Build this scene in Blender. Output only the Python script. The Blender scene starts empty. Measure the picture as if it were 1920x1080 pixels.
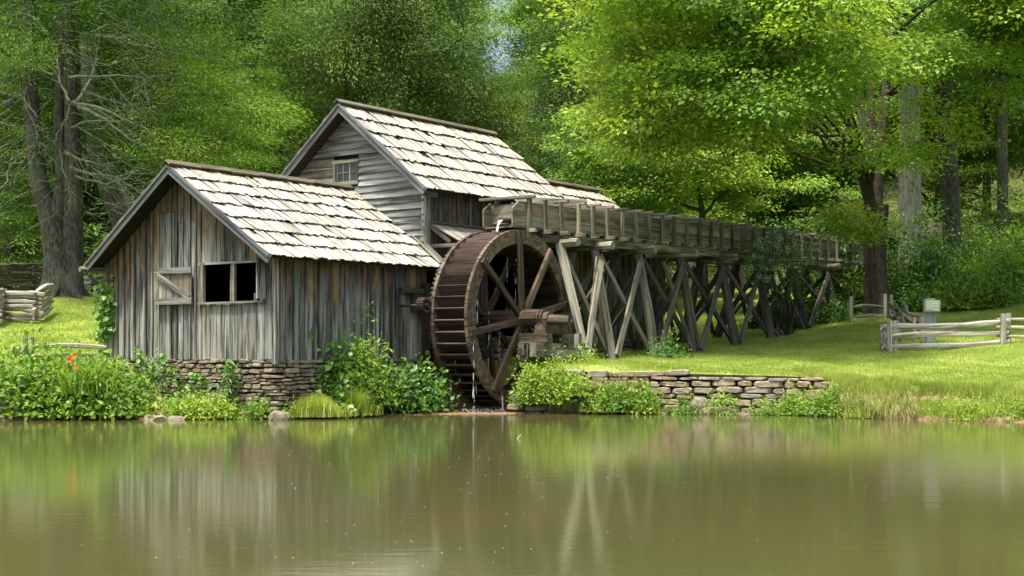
import bpy, math, random
import numpy as np
from mathutils import Vector, Matrix

S = bpy.context.scene
COL = S.collection
R = math.radians
rng = random.Random(7)
nrng = np.random.default_rng(11)

# ------------------------------------------------------------ camera
F = 2667.0          # focal length in pixels of the 1920 wide photograph
CAMH = 1.6
HOR = 655.0         # row of the horizon
cam_d = bpy.data.cameras.new('camera')
cam = bpy.data.objects.new('camera', cam_d)
COL.objects.link(cam)
cam.location = (0, 0, CAMH)
cam.rotation_euler = (R(90), 0, 0)
cam_d.sensor_width = 36
cam_d.lens = F / 1920 * 36
cam_d.shift_y = (HOR - 540) / 1920
cam_d.clip_start = 0.1
cam_d.clip_end = 3000
S.camera = cam

# ------------------------------------------------------------ light
SUN = Vector((-0.20, -0.26, 0.945)).normalized()      # towards the sun
elev = math.asin(SUN.z)
w = bpy.data.worlds.new('World')
S.world = w
w.use_nodes = True
nt = w.node_tree
bg = nt.nodes['Background']
sky = nt.nodes.new('ShaderNodeTexSky')
sky.sky_type = 'NISHITA'
sky.sun_disc = False
sky.sun_elevation = elev
sky.sun_rotation = math.atan2(SUN.x, SUN.y)
sky.air_density = 1.0
sky.dust_density = 7.0
nt.links.new(sky.outputs[0], bg.inputs['Color'])
bg.inputs['Strength'].default_value = 0.15
sl = bpy.data.lights.new('sun', 'SUN')
sl.energy = 3.5
sl.angle = R(5.0)
sl.color = (1.0, 0.95, 0.86)
so = bpy.data.objects.new('sun', sl)
COL.objects.link(so)
so.rotation_euler = SUN.to_track_quat('Z', 'Y').to_euler()
S.view_settings.view_transform = 'Standard'
S.view_settings.look = 'None'
S.view_settings.gamma = 1
S.view_settings.use_curve_mapping = False
S.view_settings.exposure = 1.0
S.cycles.max_bounces = 6
S.cycles.diffuse_bounces = 3
S.cycles.transmission_bounces = 4
S.cycles.transparent_max_bounces = 8
S.cycles.use_denoising = True
S.cycles.denoiser = 'OPENIMAGEDENOISE'
S.cycles.denoising_input_passes = 'RGB_ALBEDO_NORMAL'
S.cycles.denoising_prefilter = 'ACCURATE'

# ------------------------------------------------------------ frames
SF, CF = 0.588, 0.809
C0 = (-5.42, 32.5)
def W(t, v, z):
    """building frame: t along the mill's long side (receding), v towards the right and the pond"""
    return Vector((C0[0] + SF * t + CF * v, C0[1] + CF * t - SF * v, z))
TD = Vector((SF, CF, 0)); VD = Vector((CF, -SF, 0)); ZD = Vector((0, 0, 1))
def PX(px, py, d):
    return Vector(((px - 960) / F * d, d, CAMH - (py - HOR) / F * d))

# ------------------------------------------------------------ object helpers
def tag(o, label=None, cat=None, group=None, kind=None):
    if label: o['label'] = label
    if cat: o['category'] = cat
    if group: o['group'] = group
    if kind: o['kind'] = kind
    return o
def thing(name, label, cat, loc, group=None):
    o = bpy.data.objects.new(name, None)
    COL.objects.link(o)
    o.location = loc
    o.empty_display_size = 0.2
    return tag(o, label, cat, group)
def wloc(o):
    m = Vector(o.location)
    p = o.parent
    while p is not None:
        m = p.matrix_basis @ m
        p = p.parent
    return m
def link(name, me, parent=None, M=None, color=None, label=None):
    """link a mesh as an object whose world matrix is M"""
    o = bpy.data.objects.new(name, me)
    COL.objects.link(o)
    if M is None: M = Matrix()
    if parent is not None:
        o.parent = parent
        P = Matrix(); q = parent
        while q is not None:
            P = q.matrix_basis @ P
            q = q.parent
        M = P.inverted() @ M
    o.matrix_basis = M
    if color: o.color = color
    if label: o['label'] = label
    return o
def mesh_py(name, verts, faces, mat, smooth=False):
    me = bpy.data.meshes.new(name)
    me.from_pydata([tuple(v) for v in verts], [], faces)
    me.materials.append(mat)
    if smooth:
        me.polygons.foreach_set('use_smooth', [True] * len(me.polygons))
    me.update()
    return me
def mesh_np(name, V, Fc, mats, attrs=None, smooth=False, matidx=None):
    """V (n,3), Fc (m,k) uniform polygons"""
    me = bpy.data.meshes.new(name)
    V = np.ascontiguousarray(V, dtype=np.float32); Fc = np.ascontiguousarray(Fc, dtype=np.int32)
    m, k = Fc.shape
    me.vertices.add(len(V)); me.vertices.foreach_set('co', V.ravel())
    me.loops.add(m * k); me.loops.foreach_set('vertex_index', Fc.ravel())
    me.polygons.add(m)
    me.polygons.foreach_set('loop_start', np.arange(0, m * k, k, dtype=np.int32))
    me.polygons.foreach_set('loop_total', np.full(m, k, dtype=np.int32))
    for mm in (mats if isinstance(mats, (list, tuple)) else [mats]): me.materials.append(mm)
    if matidx is not None: me.polygons.foreach_set('material_index', np.ascontiguousarray(matidx, dtype=np.int32))
    if smooth: me.polygons.foreach_set('use_smooth', np.ones(m, dtype=bool))
    me.update(calc_edges=True)
    for an, arr in (attrs or {}).items():
        a = me.attributes.new(an, 'FLOAT', 'POINT')
        a.data.foreach_set('value', np.ascontiguousarray(arr, dtype=np.float32))
    return me
def basis(x, y, z, o):
    return Matrix(((x.x, y.x, z.x, o.x), (x.y, y.y, z.y, o.y), (x.z, y.z, z.z, o.z), (0, 0, 0, 1)))
def axes(a, b, up):
    z = (b - a); L = z.length; z = z / L
    x = up - z * up.dot(z)
    if x.length < 1e-4: x = Vector((1, 0, 0)) - z * z.x
    x.normalize(); y = z.cross(x)
    return x, y, z, L
def timber(name, a, b, wd, th, mat, parent, up=ZD, seg=1, warp=0.0, color=None, taper=1.0, label=None):
    """squared timber from a to b; wd measured along up, th across; local Z runs along it"""
    x, y, z, L = axes(a, b, up)
    V = []; Fc = []
    for i in range(seg + 1):
        f = i / seg; s = 1 + (taper - 1) * f
        ox = rng.uniform(-warp, warp); oy = rng.uniform(-warp, warp) * 0.7
        for sx, sy in ((-1, -1), (1, -1), (1, 1), (-1, 1)):
            V.append((sx * wd / 2 * s + ox + rng.uniform(-warp, warp) * 0.4, sy * th / 2 * s + oy * 0.6 + rng.uniform(-warp, warp) * 0.25, L * f + (rng.uniform(-warp, warp) if i in (0, seg) else 0)))
    for i in range(seg):
        k = 4 * i
        for j in range(4):
            n = (j + 1) % 4
            Fc.append((k + j, k + n, k + 4 + n, k + 4 + j))
    Fc.append((3, 2, 1, 0)); k = 4 * seg; Fc.append((k, k + 1, k + 2, k + 3))
    return link(name, mesh_py(name, V, Fc, mat), parent, basis(x, y, z, a), color, label)
def log(name, a, b, r0, r1, mat, parent, n=8, seg=4, warp=0.0, color=None, bend=0.0, up=ZD):
    x, y, z, L = axes(a, b, up)
    V = []; Fc = []
    ph = rng.uniform(0, 6.28)
    for i in range(seg + 1):
        f = i / seg; r = r0 + (r1 - r0) * f
        cx = bend * math.sin(math.pi * f) * math.cos(ph); cy = bend * math.sin(math.pi * f) * math.sin(ph)
        for j in range(n):
            an = 2 * math.pi * j / n
            rr = r * (1 + rng.uniform(-warp, warp))
            V.append((cx + rr * math.cos(an), cy + rr * math.sin(an), L * f + rng.uniform(-warp, warp) * 0.1))
    for i in range(seg):
        for j in range(n):
            k = i * n; m = (j + 1) % n
            Fc.append((k + j, k + m, k + n + m, k + n + j))
    Fc.append(tuple(reversed(range(n)))); Fc.append(tuple(range(seg * n, seg * n + n)))
    return link(name, mesh_py(name, V, Fc, mat, smooth=False), parent, basis(x, y, z, a), color)
def slabpoly(name, poly, M, th, mat, parent, color=None):
    """poly: list of (x, z) in the plane, extruded along local y from 0 to th"""
    n = len(poly)
    V = [(p[0], 0, p[1]) for p in poly] + [(p[0], th, p[1]) for p in poly]
    Fc = [tuple(range(n)), tuple(reversed(range(n, 2 * n)))]
    for i in range(n):
        j = (i + 1) % n
        Fc.append((i, i + n, j + n, j))
    me = mesh_py(name, V, Fc, mat)
    import bmesh
    bm = bmesh.new(); bm.from_mesh(me); bmesh.ops.recalc_face_normals(bm, faces=bm.faces); bm.to_mesh(me); bm.free()
    return link(name, me, parent, M, color)

# ------------------------------------------------------------ materials
def newmat(name):
    m = bpy.data.materials.new(name)
    m.use_nodes = True
    n = m.node_tree.nodes; l = m.node_tree.links
    for q in list(n): n.remove(q)
    out = n.new('ShaderNodeOutputMaterial')
    return m, n, l, out
class NB:
    """tiny node builder"""
    def __init__(s, name):
        s.m, s.n, s.l, s.out = newmat(name)
    def node(s, t, **kw):
        q = s.n.new(t)
        for k, v in kw.items():
            if k in q.inputs.keys() if isinstance(k, str) and hasattr(q.inputs, 'keys') else False:
                s.put(q, k, v)
            else:
                setattr(q, k, v)
        return q
    def put(s, q, k, v):
        if isinstance(v, bpy.types.NodeSocket): s.l.new(v, q.inputs[k])
        else: q.inputs[k].default_value = v
    def math(s, op, a, b=None, clamp=False):
        q = s.n.new('ShaderNodeMath'); q.operation = op; q.use_clamp = clamp
        s.put(q, 0, a)
        if b is not None: s.put(q, 1, b)
        return q.outputs[0]
    def mix(s, f, a, b, blend='MIX'):
        q = s.n.new('ShaderNodeMix'); q.data_type = 'RGBA'; q.blend_type = blend
        s.put(q, 0, f)
        s.put(q, 6, a if isinstance(a, bpy.types.NodeSocket) else (*a, 1)[:4])
        s.put(q, 7, b if isinstance(b, bpy.types.NodeSocket) else (*b, 1)[:4])
        return q.outputs[2]
    def noise(s, vec, scale, detail=4, rough=0.55, dist=0.0):
        q = s.n.new('ShaderNodeTexNoise')
        if vec is not None: s.l.new(vec, q.inputs['Vector'])
        q.inputs['Scale'].default_value = scale; q.inputs['Detail'].default_value = detail
        q.inputs['Roughness'].default_value = rough; q.inputs['Distortion'].default_value = dist
        return q.outputs['Fac']
    def ramp(s, f, stops, interp='LINEAR'):
        q = s.n.new('ShaderNodeValToRGB'); q.color_ramp.interpolation = interp
        s.l.new(f, q.inputs[0])
        e = q.color_ramp.elements
        while len(e) < len(stops): e.new(0.5)
        for i, (p, c) in enumerate(stops):
            e[i].position = p
            e[i].color = (*c, 1) if isinstance(c, tuple) else (c, c, c, 1)
        return q.outputs[0]
    def mapr(s, v, a, b, c=0.0, d=1.0):
        q = s.n.new('ShaderNodeMapRange'); q.interpolation_type = 'SMOOTHSTEP'
        s.put(q, 0, v); q.inputs[1].default_value = a; q.inputs[2].default_value = b
        q.inputs[3].default_value = c; q.inputs[4].default_value = d
        return q.outputs[0]
    def objvec(s, scale, rnd=True):
        tc = s.n.new('ShaderNodeTexCoord')
        v = tc.outputs['Object']
        if rnd:
            oi = s.n.new('ShaderNodeObjectInfo')
            a = s.n.new('ShaderNodeVectorMath'); a.operation = 'MULTIPLY_ADD'
            cx = s.n.new('ShaderNodeCombineXYZ')
            for i in range(3): s.l.new(oi.outputs['Random'], cx.inputs[i])
            s.l.new(cx.outputs[0], a.inputs[0]); a.inputs[1].default_value = (37, 91, 53); s.l.new(v, a.inputs[2])
            v = a.outputs[0]
        m = s.n.new('ShaderNodeMapping'); m.vector_type = 'POINT'
        s.l.new(v, m.inputs[0]); m.inputs['Scale'].default_value = scale
        return m.outputs[0]
    def obj_z(s):
        tc = s.n.new('ShaderNodeTexCoord'); sp = s.n.new('ShaderNodeSeparateXYZ')
        s.l.new(tc.outputs['Object'], sp.inputs[0])
        return sp.outputs
    def oi(s):
        return s.n.new('ShaderNodeObjectInfo').outputs
    def attr(s, name):
        q = s.n.new('ShaderNodeAttribute'); q.attribute_name = name
        return q.outputs['Fac']
    def pos(s):
        return s.n.new('ShaderNodeNewGeometry').outputs['Position']
    def principled(s, col, rough=0.8, spec=0.3, bump=None, bstr=0.3, bdist=0.02, **kw):
        p = s.n.new('ShaderNodeBsdfPrincipled')
        s.put(p, 'Base Color', col if isinstance(col, bpy.types.NodeSocket) else (*col, 1))
        s.put(p, 'Roughness', rough); s.put(p, 'Specular IOR Level', spec)
        if bump is not None:
            b = s.n.new('ShaderNodeBump'); b.inputs['Strength'].default_value = bstr; b.inputs['Distance'].default_value = bdist
            s.l.new(bump, b.inputs['Height']); s.l.new(b.outputs[0], p.inputs['Normal'])
        for k, v in kw.items(): s.put(p, k, v)
        s.l.new(p.outputs[0], s.out.inputs[0])
        return p

def wood_mat(name, light, dark, brown, rough=0.85, spread=0.45, grain=1.0, stain_dark=(0.03, 0.025, 0.02), moss=0.0, wet=0.0):
    """weathered timber. object colour: R = reach of the unbleached upper zone in m/3, G = tone, B = brown share"""
    b = NB(name)
    oi = b.oi()
    sep = b.n.new('ShaderNodeSeparateColor'); b.l.new(oi['Color'], sep.inputs[0])
    fine = b.noise(b.objvec((24, 24, 1.1)), 1.0, 6, 0.65, 0.3)
    mid = b.noise(b.objvec((7, 7, 0.45)), 1.0, 4, 0.6, 0.5)
    blot = b.noise(b.objvec((2.2, 2.2, 1.1)), 1.0, 3, 0.55)
    g = b.math('ADD', b.math('MULTIPLY', fine, 0.45), b.math('MULTIPLY', mid, 0.55))
    f = b.mapr(g, 0.38, 0.60)
    col = b.mix(f, dark, light)
    # cooler and warmer boards
    hue = b.math('FRACT', b.math('MULTIPLY', oi['Random'], 7.31))
    cool = b.mix(hue, (0.95, 1.0, 1.03), (1.03, 1.0, 0.94))
    col = b.mix(1.0, col, cool, 'MULTIPLY')
    # unbleached zone below the eave and brown patches
    z = b.obj_z()[2]
    reach = b.math('MULTIPLY', sep.outputs[0], 3.0)
    wob = b.math('MULTIPLY', b.math('SUBTRACT', b.math('ADD', mid, b.math('MULTIPLY', oi['Random'], 0.7)), 0.85), 1.7)
    st = b.math('SUBTRACT', 1.0, b.math('DIVIDE', b.math('ABSOLUTE', z), b.math('MAXIMUM', reach, 0.01)))
    st = b.mapr(b.math('ADD', st, wob), -0.25, 0.45)
    st = b.math('MULTIPLY', st, b.math('GREATER_THAN', reach, 0.02))
    zone = b.mix(b.mapr(blot, 0.42, 0.6), stain_dark, brown)
    zone = b.mix(b.math('MULTIPLY', f, 0.45), zone, brown)
    col = b.mix(b.math('MULTIPLY', st, 0.88), col, zone)
    br = b.math('MULTIPLY', b.mapr(b.math('ADD', blot, b.math('MULTIPLY', sep.outputs[2], 0.5)), 0.62, 0.85), 0.75)
    col = b.mix(br, col, b.mix(f, stain_dark, brown))
    if moss > 0:
        mo = b.math('MULTIPLY', b.mapr(b.noise(b.objvec((5, 5, 3)), 1.0, 5, 0.7), 0.55, 0.68), moss)
        col = b.mix(mo, col, (0.10, 0.12, 0.03))
    rv = b.math('ADD', 1 - spread, b.math('MULTIPLY', oi['Random'], 2 * spread))
    tone = b.math('MULTIPLY', rv, b.math('MULTIPLY', sep.outputs[1], 2.0))
    cx = b.n.new('ShaderNodeCombineXYZ')
    for i in range(3): b.l.new(tone, cx.inputs[i])
    col = b.mix(1.0, col, cx.outputs[0], 'MULTIPLY')
    b.principled(col, rough, 0.25, fine, 0.5 * grain, 0.012)
    return b.m

C_ = (0.0, 0.5, 0.0, 1)      # neutral object colour
M = {}
M['board'] = wood_mat('weathered_board', (0.28, 0.285, 0.245), (0.024, 0.025, 0.023), (0.20, 0.13, 0.068), spread=0.42)
M['clap'] = wood_mat('clapboard_wood', (0.27, 0.285, 0.26), (0.06, 0.06, 0.056), (0.19, 0.11, 0.05), spread=0.3)
M['beam'] = wood_mat('grey_timber', (0.25, 0.235, 0.18), (0.05, 0.044, 0.032), (0.2, 0.11, 0.05), spread=0.3)
M['trim'] = wood_mat('trim_timber', (0.15, 0.165, 0.165), (0.05, 0.054, 0.056), (0.1, 0.08, 0.05), spread=0.12)
M['flume'] = wood_mat('flume_plank', (0.24, 0.22, 0.15), (0.05, 0.045, 0.032), (0.23, 0.15, 0.06), spread=0.25, moss=0.25)
M['wheel'] = wood_mat('wet_wheel_wood', (0.105, 0.07, 0.055), (0.024, 0.018, 0.014), (0.08, 0.045, 0.03), rough=0.6, spread=0.3, stain_dark=(0.02, 0.012, 0.01))
M['rim'] = wood_mat('wheel_rim_wood', (0.165, 0.125, 0.085), (0.03, 0.022, 0.016), (0.12, 0.075, 0.04), rough=0.65, spread=0.2)
M['rail'] = wood_mat('split_rail_wood', (0.46, 0.43, 0.36), (0.13, 0.115, 0.09), (0.22, 0.15, 0.08), spread=0.25)
M['railold'] = wood_mat('old_rail_wood', (0.27, 0.25, 0.2), (0.06, 0.055, 0.045), (0.15, 0.1, 0.06), spread=0.3, moss=0.2)
M['shingle'] = wood_mat('split_shake', (0.47, 0.455, 0.405), (0.19, 0.178, 0.15), (0.22, 0.19, 0.14), spread=0.13)
M['ridge'] = wood_mat('mossy_ridge_board', (0.15, 0.13, 0.09), (0.05, 0.045, 0.03), (0.1, 0.07, 0.03), spread=0.1, moss=0.5)

def stone_mat(name, stops, bump=0.6):
    b = NB(name)
    oi = b.oi()
    base = b.ramp(oi['Random'], stops)
    n1 = b.noise(b.objvec((6, 6, 9)), 1.0, 6, 0.65)
    n2 = b.noise(b.objvec((1.7, 1.7, 1.7)), 1.0, 3)
    v = b.ramp(n1, [(0.3, 0.55), (0.7, 1.3)])
    col = b.mix(1.0, base, v, 'MULTIPLY')
    col = b.mix(b.math('MULTIPLY', b.mapr(n2, 0.55, 0.72), 0.5), col, (0.24, 0.25, 0.2))
    b.principled(col, 0.9, 0.2, n1, bump, 0.03)
    return b.m
M['stone'] = stone_mat('field_stone', [(0.0, (0.14, 0.115, 0.08)), (0.25, (0.25, 0.20, 0.12)), (0.5, (0.20, 0.19, 0.15)), (0.75, (0.30, 0.25, 0.16)), (1.0, (0.10, 0.09, 0.07))])
M['wallstone'] = stone_mat('wall_stone', [(0.0, (0.22, 0.18, 0.12)), (0.3, (0.34, 0.29, 0.21)), (0.6, (0.28, 0.26, 0.2)), (0.85, (0.34, 0.25, 0.14)), (1.0, (0.19, 0.16, 0.12))])

def plain(name, col, rough=0.8, spec=0.3, nscale=8.0, var=0.35, metal=0.0):
    b = NB(name)
    n1 = b.noise(b.objvec((1, 1, 1)), nscale, 5)
    v = b.ramp(n1, [(0.3, 1 - var), (0.7, 1 + var)])
    c = b.mix(1.0, col, v, 'MULTIPLY')
    b.principled(c, rough, spec, n1, 0.3, 0.01, Metallic=metal)
    return b.m
M['dark'] = plain('dark_earth', (0.025, 0.02, 0.015), 0.95)
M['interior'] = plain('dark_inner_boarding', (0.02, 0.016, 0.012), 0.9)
M['iron'] = plain('rusty_iron', (0.045, 0.03, 0.022), 0.6, 0.5)
M['signgreen'] = plain('grey_green_paint', (0.22, 0.27, 0.22), 0.6, 0.3, 5.0, 0.12)
M['signblue'] = plain('blue_grey_paint', (0.23, 0.29, 0.285), 0.6, 0.3, 5.0, 0.15)
M['signface'] = plain('sign_face_paint', (0.30, 0.36, 0.27), 0.6, 0.3, 5.0, 0.08)
M['lettering'] = plain('cream_lettering', (0.68, 0.68, 0.52), 0.6, 0.3, 5.0, 0.05)
M['asphalt'] = plain('asphalt', (0.10, 0.10, 0.105), 0.9)
M['bluepaint'] = plain('blue_sign_paint', (0.05, 0.25, 0.55), 0.5)
M['whitish'] = plain('bleached_wood', (0.55, 0.52, 0.44), 0.85, 0.2, 12.0, 0.3)
b = NB('old_window_glass')
p = b.principled((0.035, 0.05, 0.06), 0.12, 0.5)
M['glass'] = b.m

def leaf_mat(name, dark, mid, light, trans=0.36, tcol=1.3, gloss=0.02):
    b = NB(name)
    t = b.attr('tint'); oi = b.oi()
    t2 = b.math('ADD', t, b.math('MULTIPLY', b.math('SUBTRACT', oi['Random'], 0.5), 0.22), True)
    col = b.ramp(t2, [(0.0, dark), (0.5, mid), (1.0, light)])
    d = b.n.new('ShaderNodeBsdfDiffuse'); b.l.new(col, d.inputs[0])
    tr = b.n.new('ShaderNodeBsdfTranslucent')
    tc = b.mix(1.0, col, (tcol * 1.05, tcol * 1.15, tcol * 0.45), 'MULTIPLY'); b.l.new(tc, tr.inputs[0])
    mx = b.n.new('ShaderNodeMixShader'); mx.inputs[0].default_value = trans
    b.l.new(d.outputs[0], mx.inputs[1]); b.l.new(tr.outputs[0], mx.inputs[2])
    g = b.n.new('ShaderNodeBsdfGlossy'); g.inputs['Roughness'].default_value = 0.5
    g.inputs[0].default_value = (0.9, 1, 0.95, 1)
    m2 = b.n.new('ShaderNodeMixShader'); m2.inputs[0].default_value = gloss
    b.l.new(mx.outputs[0], m2.inputs[1]); b.l.new(g.outputs[0], m2.inputs[2])
    b.l.new(m2.outputs[0], b.out.inputs[0])
    return b.m
M['maple'] = leaf_mat('maple_leaf', (0.065, 0.145, 0.025), (0.165, 0.29, 0.042), (0.39, 0.46, 0.08))
M['broad'] = leaf_mat('broad_leaf', (0.07, 0.14, 0.03), (0.17, 0.29, 0.05), (0.31, 0.42, 0.08))
M['silver'] = leaf_mat('pale_leaf', (0.10, 0.19, 0.065), (0.22, 0.35, 0.13), (0.38, 0.50, 0.22))
M['cedar'] = leaf_mat('cedar_leaf', (0.045, 0.085, 0.022), (0.115, 0.19, 0.045), (0.22, 0.31, 0.07), 0.33, gloss=0.01)
M['hemlock'] = leaf_mat('hemlock_needle', (0.03, 0.07, 0.015), (0.10, 0.19, 0.028), (0.33, 0.46, 0.06), 0.28, gloss=0.015)
M['pine'] = leaf_mat('pine_needle', (0.04, 0.085, 0.04), (0.10, 0.18, 0.075), (0.19, 0.29, 0.11), 0.35, gloss=0.015)
M['bush'] = leaf_mat('bush_leaf', (0.03, 0.08, 0.015), (0.09, 0.19, 0.025), (0.26, 0.40, 0.05))
M['vine'] = leaf_mat('vine_leaf', (0.05, 0.13, 0.02), (0.12, 0.26, 0.035), (0.28, 0.40, 0.06), gloss=0.04)
M['fresh'] = leaf_mat('fresh_weed_leaf', (0.07, 0.15, 0.02), (0.16, 0.28, 0.035), (0.32, 0.42, 0.06))
M['grass'] = leaf_mat('grass_blade', (0.14, 0.20, 0.03), (0.27, 0.35, 0.055), (0.44, 0.47, 0.12), 0.35)
M['drygrass'] = leaf_mat('dry_grass_blade', (0.16, 0.14, 0.06), (0.3, 0.26, 0.11), (0.30, 0.36, 0.08), 0.3)
M['flowerorange'] = leaf_mat('orange_petal', (0.75, 0.16, 0.03), (0.85, 0.2, 0.04), (0.9, 0.3, 0.07), 0.3)
M['flowerwhite'] = leaf_mat('whitish_blossom', (0.28, 0.36, 0.28), (0.42, 0.48, 0.38), (0.6, 0.62, 0.5), 0.3)

def bark_mat(name, a, c, sc=(13, 13, 4.5)):
    b = NB(name)
    n1 = b.noise(b.objvec(sc, False), 1.0, 6, 0.7, 0.4)
    n2 = b.noise(b.objvec((1.5, 1.5, 0.8), False), 1.0, 4)
    col = b.mix(b.mapr(n1, 0.35, 0.65), c, a)
    col = b.mix(b.math('MULTIPLY', b.mapr(n2, 0.5, 0.7), 0.45), col, (0.12, 0.15, 0.09))
    b.principled(col, 0.95, 0.15, n1, 0.9, 0.05)
    return b.m
M['barkgrey'] = bark_mat('grey_bark', (0.09, 0.092, 0.075), (0.028, 0.025, 0.02))
M['barkpale'] = bark_mat('pale_grey_bark', (0.34, 0.34, 0.3), (0.14, 0.13, 0.115), (18, 18, 2))
M['barkdark'] = bark_mat('dark_bark', (0.09, 0.075, 0.055), (0.03, 0.025, 0.02))
M['deadwood'] = bark_mat('lichen_twig', (0.27, 0.31, 0.22), (0.11, 0.12, 0.085))

# ------------------------------------------------------------ leaf clouds and tubes (numpy)
def leaf_geo(P, D, N, L, Wd, fold=0.18, tint=None):
    """one folded four-cornered leaf per row"""
    n = len(P)
    D = D / (np.linalg.norm(D, axis=1, keepdims=True) + 1e-9)
    N = N - D * np.sum(N * D, axis=1, keepdims=True)
    N = N / (np.linalg.norm(N, axis=1, keepdims=True) + 1e-9)
    B = np.cross(D, N)
    L = np.asarray(L).reshape(-1, 1) * np.ones((n, 1)); Wd = np.asarray(Wd).reshape(-1, 1) * np.ones((n, 1))
    a = P; c = P + D * L - N * L * 0.12
    m = P + D * L * 0.45
    bl = m + B * Wd * 0.5 + N * Wd * fold; br = m - B * Wd * 0.5 + N * Wd * fold
    V = np.stack([a, bl, c, br], axis=1).reshape(-1, 3)
    i = np.arange(n)[:, None] * 4
    Fc = np.concatenate([i + np.array([[0, 1, 2]]), i + np.array([[0, 2, 3]])], axis=1).reshape(-1, 3)
    T = np.repeat(tint if tint is not None else np.full(n, 0.5), 4)
    return V, Fc, T
def merge(parts):
    Vs, Fs, Ts = [], [], []; o = 0
    for V, Fc, T in parts:
        Vs.append(V); Fs.append(Fc + o); Ts.append(T); o += len(V)
    return np.concatenate(Vs), np.concatenate(Fs), np.concatenate(Ts)
def unit(n, r=nrng):
    v = r.normal(size=(n, 3))
    return v / np.linalg.norm(v, axis=1, keepdims=True)
def tube_np(paths, n=5):
    """paths: list of (points (k,3), radii (k,)) -> quads"""
    Vs, Fs = [], []; o = 0
    ang = np.arange(n) * 2 * np.pi / n
    for pts, rad in paths:
        pts = np.asarray(pts, float); rad = np.asarray(rad, float); k = len(pts)
        d = np.gradient(pts, axis=0); d /= (np.linalg.norm(d, axis=1, keepdims=True) + 1e-9)
        up = np.where(np.abs(d[:, 2:3]) > 0.9, np.array([[1.0, 0, 0]]), np.array([[0, 0, 1.0]]))
        x = np.cross(up, d); x /= (np.linalg.norm(x, axis=1, keepdims=True) + 1e-9); y = np.cross(d, x)
        ring = pts[:, None, :] + rad[:, None, None] * (np.cos(ang)[None, :, None] * x[:, None, :] + np.sin(ang)[None, :, None] * y[:, None, :])
        Vs.append(ring.reshape(-1, 3))
        i = np.arange(k - 1)[:, None] * n; j = np.arange(n)[None, :]; j2 = (j + 1) % n
        q = np.stack([i + j, i + j2, i + n + j2, i + n + j], axis=-1).reshape(-1, 4)
        Fs.append(q + o); o += k * n
    return np.concatenate(Vs), np.concatenate(Fs)
def curve_pts(a, b, k=6, sag=0.0, wob=0.0, r=rng):
    a = np.array(a, float); b = np.array(b, float); L = np.linalg.norm(b - a)
    out = []
    for i in range(k):
        f = i / (k - 1)
        p = a + (b - a) * f
        p[2] += sag * L * math.sin(math.pi * f)
        if 0 < i < k - 1 and wob: p += np.array([r.uniform(-1, 1) for _ in range(3)]) * wob * L
        out.append(p)
    return np.array(out)
# ============================================================ GROUND
def P3(px, py, d):
    q = PX(px, py, d); return (q.x, q.y, q.z)
ctrl = [
    (-13, 33.2, 0.95), (-11.4, 33.4, 0.9), (-9.5, 33.6, 0.85), (-7.5, 33.6, 0.8), (-12, 36, 1.55), (-15, 37, 1.8), (-9, 38, 1.7), (-24, 38, 2.0), (-24, 33, 1.2),
    P3(110, 592, 42), P3(0, 600, 41), P3(115, 553, 46), P3(180, 560, 46), P3(0, 545, 58), P3(170, 520, 62), (-40, 45, 4), (-40, 70, 8),
    (-5.4, 33.2, 0.7), (-3.5, 35.2, 0.6), (-6, 38, 1.3), (-2, 40, 1.3), (0, 45, 1.5), (2, 50, 2.0),
    (0.3, 37.5, 1.2), (1.4, 36.5, 1.3), (3.2, 36.3, 1.12), (5.8, 36.0, 1.05), (7.4, 35.6, 0.98),
    (2.6, 39.8, 1.35), (5.0, 41.6, 1.41), (7, 45.9, 1.72), (10, 50.1, 2.3), (13.6, 53.5, 2.85),
    P3(1500, 660, 42), P3(1400, 685, 38), P3(1665, 660, 42), P3(1880, 645, 42), P3(1920, 572, 52), P3(1800, 573, 56), P3(1900, 620, 46),
    (9.5, 34.2, 0.75), (11.8, 33.2, 0.75), (16, 32, 0.8), (24, 32, 1.0), (24, 42, 2.6), (26, 55, 4.2),
    P3(1330, 565, 60), P3(1500, 590, 57), P3(1330, 525, 74), P3(1560, 540, 74), (30, 75, 8), (0, 62, 3.2), (-8, 65, 4.0),
    (0, 80, 6.5), (-30, 100, 16), (0, 105, 14), (35, 105, 17), (-60, 140, 30), (0, 150, 32), (60, 140, 32), (-60, 60, 8), (60, 60, 9), (70, 35, 3), (-70, 35, 3), (0, 20, 0.5), (-40, 20, 0.6), (40, 20, 0.6),
]
cp = np.array(ctrl, float)
def _tps(r):
    return np.where(r > 1e-6, r * r * np.log(r + 1e-9), 0.0)
_n = len(cp)
_K = _tps(np.linalg.norm(cp[:, None, :2] - cp[None, :, :2], axis=2)) + np.eye(_n) * 1.0
_Pm = np.concatenate([np.ones((_n, 1)), cp[:, :2]], axis=1)
_A = np.block([[_K, _Pm], [_Pm.T, np.zeros((3, 3))]])
_w = np.linalg.solve(_A, np.concatenate([cp[:, 2], np.zeros(3)]))
def ztop(x, y):
    x = np.asarray(x, float); y = np.asarray(y, float)
    sh = x.shape; x = x.ravel(); y = y.ravel()
    out = np.empty(len(x))
    for s in range(0, len(x), 20000):
        q = np.stack([x[s:s + 20000], y[s:s + 20000]], axis=1)
        K = _tps(np.linalg.norm(q[:, None, :] - cp[None, :, :2], axis=2))
        out[s:s + 20000] = K @ _w[:_n] + _w[_n] + q @ _w[_n + 1:]
    return out.reshape(sh)
shore_x = np.array([-60, -20, -11.4, -9.2, -6.8, -5.6, -5.0, -3.4, -2.5, -2.0, 0.0, 0.05, 1.3, 3.2, 5.8, 7.3, 7.9, 8.6, 9.5, 11.1, 16, 60.0])
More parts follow.
